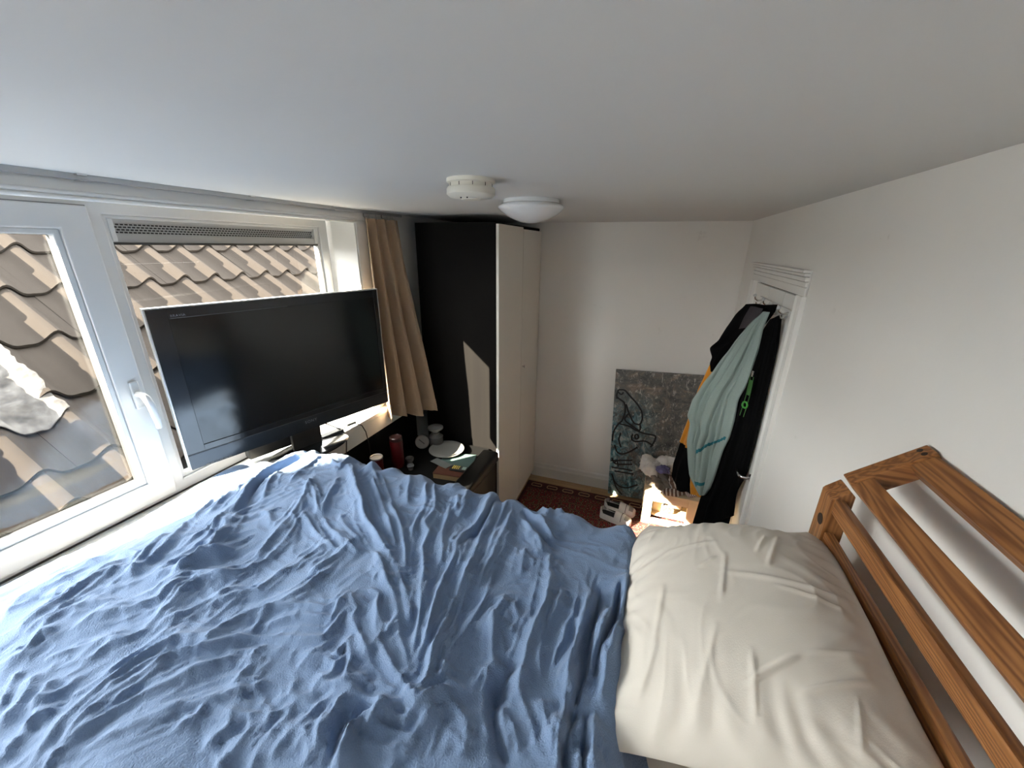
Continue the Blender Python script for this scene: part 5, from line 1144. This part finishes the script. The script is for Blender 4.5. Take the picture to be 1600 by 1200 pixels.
ln.part('webbing', MB().beam(cpt(0.60, -0.62, 0.042), cpt(0.60, -0.70, 0.042), 0.018, 0.004, GN), M['green_dark'])
cc = Vector(cpt(0.60, -0.755, 0.046))
ln.part('ring', MB().tube([tuple(cc + Vector((-0.62, 0.78, 0))*0.014*math.cos(a) + Vector((0, 0, 1))*0.016*math.sin(a)) for a in np.linspace(0, 2*math.pi, 20)], 0.0045, 8), M['green'], smooth=60)
ln.part('clasp', MB().beam(cpt(0.60, -0.57, 0.046), cpt(0.60, -0.60, 0.046), 0.010, 0.006, GN), M['chrome'], bevel=0.001)

# ------------------------------------------------------------------ bed
BX0, BX1, BY0, BY1, MZ = -1.60, 0.470, -0.30, 1.100, -0.935
bed = Thing('loft_bed', (-0.55, 0.4, ZF), 'high pine loft bed with a slatted headboard', 'bed')
bed.part('side_rail', MB().box((BX0, BY1 - 0.005, MZ - 0.22), (BX1 + 0.03, BY1 + 0.025, MZ - 0.07)), M['pine_x'], bevel=0.004)
bed.part('side_rail', MB().box((BX0, BY0 - 0.025, MZ - 0.22), (BX1 + 0.03, BY0 + 0.005, MZ - 0.07)), M['pine_x'], bevel=0.004)
bed.part('end_rail', MB().box((BX0 - 0.025, BY0, MZ - 0.22), (BX0 + 0.003, BY1, MZ - 0.07)), M['pine'], bevel=0.004)
for i in range(9):
    x = BX0 + 0.12 + i * 0.235
    bed.part('bed_slat', MB().box((x - 0.035, BY0 + 0.006, MZ - 0.19), (x + 0.035, BY1 - 0.006, MZ - 0.172)), M['pine'])
for x, y, zt_ in ((BX0 + 0.02, BY0 - 0.05, MZ - 0.07), (BX0 + 0.02, BY1 + 0.052, MZ - 0.16)):
    bed.part('leg', MB().box((x - 0.035, y - 0.027, ZF), (x + 0.035, y + 0.027, zt_)), M['pine_z'], bevel=0.004)
HX0, HX1 = 0.478, 0.522
def post(y0, y1):
    zt1 = -0.588
    p = bed.part('post', MB().prism([(HX0, y0, ZF), (HX1, y0, ZF), (HX1, y0, zt1 + 0.02), (HX1 - 0.012, y0, zt1 + 0.032), (HX0 + 0.004, y0, zt1 + 0.006), (HX0, y0, zt1)], (0, y1 - y0, 0)), M['pine_z'], bevel=0.003)
    return p
p1 = post(1.040, 1.104); p2 = post(-0.32, -0.256)
bed.part('bolt_hole', MB().lathe((HX0 - 0.0003, 1.066, -0.660), [(0, 0), (0.015, 0), (0.015, 0.0006), (0.0, 0.0006)], 24, (-1, 0, 0)), M['peg'], parent=p1)
for z0, z1 in ((-0.622, -0.580), (-0.735, -0.679), (-0.90, -0.80)):
    bed.part('headboard_rail', MB().box((HX0 + 0.005, -0.256, z0), (HX0 + 0.025, 1.040, z1)), M['pine'], bevel=0.004)
mt = single('mattress', MB().box((BX0 + 0.005, BY0 + 0.008, MZ - 0.17), (BX1, BY1 - 0.012, MZ)), mat('grey_blue_sheet', (0.25, 0.30, 0.37), 0.9), (-0.55, 0.4, MZ - 0.17), 'mattress in a grey-blue sheet on the loft bed', 'mattress', bevel=0.035, seg=4, smooth=60)

# sloping guard frame wedged between headboard and wall
gd = Thing('guard_rail', (0.53, 0.3, -0.49), 'pine guard frame of two rails leaning between headboard and wall', 'guard rail')
gu = Vector((-0.775, 0, -0.632)); gn = Vector((-0.632, 0, 0.775)); go = Vector((0.588, 0, -0.392))
def gbox(name, u0, u1, n0, n1, y0, y1, m, **kw):
    c = go + gu*(u0+u1)/2 + gn*(n0+n1)/2 + Vector((0, (y0+y1)/2, 0))
    return gd.part(name, MB().obox(c, gu, (0, 1, 0), gn, (u1-u0)/2, (y1-y0)/2, (n1-n0)/2), m, bevel=0.003, **kw)
gbox('rail', 0.004, 0.052, -0.036, 0.0, -0.55, 0.958, M['pine'])
gbox('rail', 0.116, 0.160, -0.036, 0.0, -0.55, 0.958, M['pine'])
st = gbox('end_stile', 0.0, 0.160, -0.040, 0.004, 0.958, 0.998, M['pine_x'])
gbox('end_stile', 0.0, 0.160, -0.040, 0.004, -0.59, -0.55, M['pine_x'])
for dy in (0.970, 0.986):
    c = go + gu*0.018 + gn*0.0042 + Vector((0, dy, 0))
    gd.part('peg_hole', MB().lathe(c, [(0, 0), (0.0055, 0), (0.0055, 0.0006), (0, 0.0006)], 12, tuple(gn)), M['peg'], parent=st)

# ------------------------------------------------------------------ duvet
nx, ns = 520, 470
X1 = np.linspace(-1.705, 0.105, nx)
S1 = np.linspace(-0.36, 1.42, ns)
XX, SS = np.meshgrid(X1, S1, indexing='ij')
YE = np.interp(XX, [-1.72, -1.40, -1.05, -0.80, -0.50, -0.25, 0.0, 0.12], [1.115, 1.105, 1.098, 1.088, 1.075, 1.075, 1.075, 1.04]) + 0.006*np.sin(XX*23) + 0.004*np.sin(XX*51 + 1)
RAD = 0.055
s_flat = YE - RAD
ang = np.clip((SS - s_flat) / RAD, 0, math.pi/2 - 0.12)
down = np.maximum(0, SS - s_flat - RAD*(math.pi/2 - 0.12))
YY = np.where(SS <= s_flat, SS, s_flat + RAD*np.sin(ang)) + down*math.sin(0.12)*0.3
dz = np.where(SS <= s_flat, 0, -RAD*(1 - np.cos(ang))) - down
z0 = -0.806 - 0.165*sstep(0, 1, (-1.18 - XX)/0.52) - 0.085*sstep(0, 1, (XX - 0.015)/0.085)
z0 = z0 + 0.014*vnoise(XX*3.1 + 4, SS*3.1 + 2, 5) + 0.006*vnoise(XX*7 + 1, SS*7 + 3, 6)
ny_, nz_ = np.sin(ang), np.cos(ang)
H = np.zeros_like(XX)
wx = XX + 0.008*vnoise(XX*11 + 3, SS*11, 8); wy = SS + 0.008*vnoise(XX*11, SS*11 + 7, 9)
extra = []
for q_, (h, w, pts) in enumerate(FOLDS):
    P_ = np.array(pts)
    if np.linalg.norm(np.diff(P_, axis=0), axis=1).sum() < 0.05: continue
    for sgn in (-1, 1):
        r_ = random.Random(q_*7 + sgn)
        d = P_[-1] - P_[0]; nrm = np.array((-d[1], d[0])) / max(1e-6, np.linalg.norm(d))
        k0 = r_.uniform(0, 0.4); k1 = r_.uniform(0.6, 1.0)
        t_ = np.linspace(k0, k1, 7)*(len(P_) - 1)
        Q_ = np.stack([np.interp(t_, np.arange(len(P_)), P_[:, c_]) for c_ in (0, 1)], 1)
        Q_ = Q_ + nrm*sgn*r_.uniform(0.014, 0.034) + np.array([(r_.uniform(-0.004, 0.004), r_.uniform(-0.004, 0.004)) for _ in t_])
        extra.append((abs(h)*r_.uniform(0.18, 0.42), abs(w)*r_.uniform(0.35, 0.6), Q_))
for h, w, pts in FOLDS + extra:
    h, w = h*0.0014, w*0.0008
    P_ = np.array(pts)
    R_ = abs(w)*3.2
    i0, i1 = np.searchsorted(X1, P_[:, 0].min() - R_ - 0.02), np.searchsorted(X1, P_[:, 0].max() + R_ + 0.02)
    j0, j1 = np.searchsorted(S1, P_[:, 1].min() - R_ - 0.02), np.searchsorted(S1, P_[:, 1].max() + R_ + 0.02)
    if i1 <= i0 or j1 <= j0: continue
    x, y = wx[i0:i1, j0:j1], wy[i0:i1, j0:j1]
    best = np.full(x.shape, 1e9); tt = np.zeros_like(x)
    seg = np.linalg.norm(np.diff(P_, axis=0), axis=1); cum = np.r_[0, np.cumsum(seg)]; tot = max(cum[-1], 1e-6)
    for k in range(len(P_) - 1):
        a, b = P_[k], P_[k+1]; d = b - a; l2 = max((d**2).sum(), 1e-9)
        q = np.clip(((x - a[0])*d[0] + (y - a[1])*d[1]) / l2, 0, 1)
        dist = np.hypot(x - a[0] - q*d[0], y - a[1] - q*d[1])
        m_i = dist < best
        best = np.where(m_i, dist, best); tt = np.where(m_i, (cum[k] + q*seg[k]) / tot, tt)
    env = np.clip(np.minimum(tt, 1 - tt) / 0.14, 0, 1)**0.8 * 0.65 + 0.35
    ww = w*(0.8 + 0.35*np.sin(tt*9 + h*900))
    H[i0:i1, j0:j1] += h*env*np.exp(-np.abs(best/ww)**1.25)
# small creases between the traced folds
amp = 0.6 + 0.4*vnoise(XX*5 + 9, SS*5 + 1, 14)
H += 0.0070*amp*(0.35 - np.abs(vnoise(XX*16 + 3*vnoise(XX*5, SS*5, 15), SS*16 + 3*vnoise(XX*5 + 8, SS*5, 16), 17)))
H += 0.0040*(0.35 - np.abs(vnoise(XX*37 + 2*vnoise(XX*9, SS*9, 18), SS*37 + 2*vnoise(XX*9 + 8, SS*9, 19), 20)))
H += 0.010*sstep(0, 1, (SS - s_flat + 0.05)/0.08)*np.sin(XX*38 + 3*vnoise(XX*6, SS*2, 23))
G = np.stack([XX, YY + ny_*H, z0 + dz + nz_*H], -1)
mb = MB()
me = bpy.data.meshes.new('duvet')
org = Vector((-0.8, 0.4, MZ))
ii, jj = np.meshgrid(np.arange(nx-1), np.arange(ns-1), indexing='ij')
a = (ii*ns + jj).ravel()
quads = np.stack([a, a + ns, a + ns + 1, a + 1], 1)
me.from_pydata((G.reshape(-1, 3) - np.array(org)).tolist(), [], quads.tolist())
me.shade_smooth(); me.update()
M['duvet'] = mat('blue_flannel', (0.165, 0.246, 0.395), 0.95, noise=(5, 0.7, (0.143, 0.218, 0.358), 6), bump=(320, 0.6, 0.004), sheen=0.15)
dv = Thing('duvet', org, 'crumpled blue flannel duvet spread over the loft bed', 'duvet', mesh=me, mat=M['duvet'])

# ------------------------------------------------------------------ pillows
def pillow(c, a, b, th, tilt, yaw, seed, crease=1.0):
    n = 230
    u = np.linspace(-1, 1, n); U, V = np.meshgrid(u, u, indexing='ij')
    # ease samples towards the seam
    U = np.sin(U*math.pi/2); V = np.sin(V*math.pi/2)
    x = a*U*(1 - 0.055*(1 - V**2)); y = b*V*(1 - 0.045*(1 - U**2)); x = x*(1 - 0.20*np.clip((V - 0.45)/0.55, 0, 1)**3)
    t = np.clip((1 - np.abs(U)**2.3)*(1 - np.abs(V)**2.4), 0, 1)**(0.48 + 0.4*np.abs(U*V))
    cr = 0.0045*crease*(0.3 - np.abs(vnoise(x*9 + 2 + seed, y*6 + 4, seed + 1)))*t + 0.0035*crease*(0.3 - np.abs(vnoise(x*30 + 3*vnoise(x*6, y*6, seed), y*10, seed + 2)))
    rad = np.maximum(np.abs(U), np.abs(V)); cr = cr*(0.6 + 0.9*rad**3)
    # gathers running in from the seams
    cr += 0.0028*crease*np.sin(y*120 + 4*vnoise(x*9, y*9, seed + 4))*sstep(0.55, 0.95, np.abs(U))*np.clip(1 - rad**8, 0, 1) + 0.0028*crease*np.sin(x*120 + 4*vnoise(x*9, y*9, seed + 5))*sstep(0.55, 0.95, np.abs(V))*np.clip(1 - rad**8, 0, 1)
    top = np.stack([x, y, th*t + cr*np.minimum(1, t*3)], -1); bot = np.stack([x, y, -0.55*th*t], -1)
    Rm = np.array(Matrix.Rotation(yaw, 3, 'Z') @ Matrix.Rotation(-tilt, 3, 'Y'))
    f = lambda G: G @ Rm.T + np.array(c)
    return f(top), f(bot)
M['pillow'] = mat('cream_cotton', (0.66, 0.62, 0.555), 0.85, noise=(6, 0.6, (0.615, 0.575, 0.51), 4), bump=(500, 0.18, 0.0015))
def pillow_obj(args, label, matr, folds=()):
    top, bot = pillow(*args)
    for (p, q, h, w) in folds:      # ridges given by points on the bed plan
        p, q = np.array(p), np.array(q); d = q - p; l2 = (d**2).sum()
        xy = top[..., :2]; k = np.clip(((xy - p) @ d) / l2, 0, 1); dist = np.linalg.norm(xy - p - k[..., None]*d, axis=-1)
        top[..., 2] += h*np.exp(-(dist/w)**2)*np.clip(np.minimum(k, 1-k)/0.25, 0.0, 1)
    mb = sheet_mb(top, bot)
    me = make_mesh('pillow', mb, args[0]); me.materials.append(matr); me.shade_smooth()
    bm = bmesh.new(); bm.from_mesh(me); bmesh.ops.remove_doubles(bm, verts=bm.verts, dist=0.0004); bmesh.ops.recalc_face_normals(bm, faces=bm.faces); bm.to_mesh(me); bm.free(); me.shade_smooth()
    return Thing('pillow', args[0], label, 'pillow', mesh=me)
pillow_obj(((0.252, 0.765, -0.765), 0.252, 0.318, 0.105, math.radians(15), math.radians(-3), 3), 'large cream pillow leaning on the pine headboard', M['pillow'],
    [((0.22, 0.555), (0.32, 0.625), 0.006, 0.0045), ((0.31, 0.62), (0.43, 0.66), 0.005, 0.0045), ((0.29, 0.555), (0.42, 0.615), 0.006, 0.004), ((0.30, 0.81), (0.36, 0.96), 0.007, 0.005), ((0.29, 0.86), (0.33, 0.95), 0.004, 0.004),
     ((0.20, 0.79), (0.45, 0.77), 0.004, 0.006), ((0.30, 0.765), (0.44, 0.74), 0.004, 0.004), ((0.20, 0.70), (0.23, 0.86), 0.004, 0.005), ((0.17, 0.80), (0.21, 0.84), 0.003, 0.004), ((0.23, 0.50), (0.24, 0.62), 0.004, 0.005),
     ((0.15, 0.52), (0.19, 0.66), 0.003, 0.006), ((0.08, 0.60), (0.10, 0.76), 0.004, 0.006), ((0.06, 0.52), (0.09, 0.63), 0.004, 0.006), ((0.10, 0.86), (0.22, 0.90), 0.004, 0.006), ((0.36, 0.50), (0.38, 0.58), 0.003, 0.005)])
pillow_obj(((0.262, 0.790, -0.872), 0.215, 0.300, 0.060, math.radians(4), math.radians(1), 9, 0.6), 'flat cream pillow tucked underneath the large one', M['pillow'])
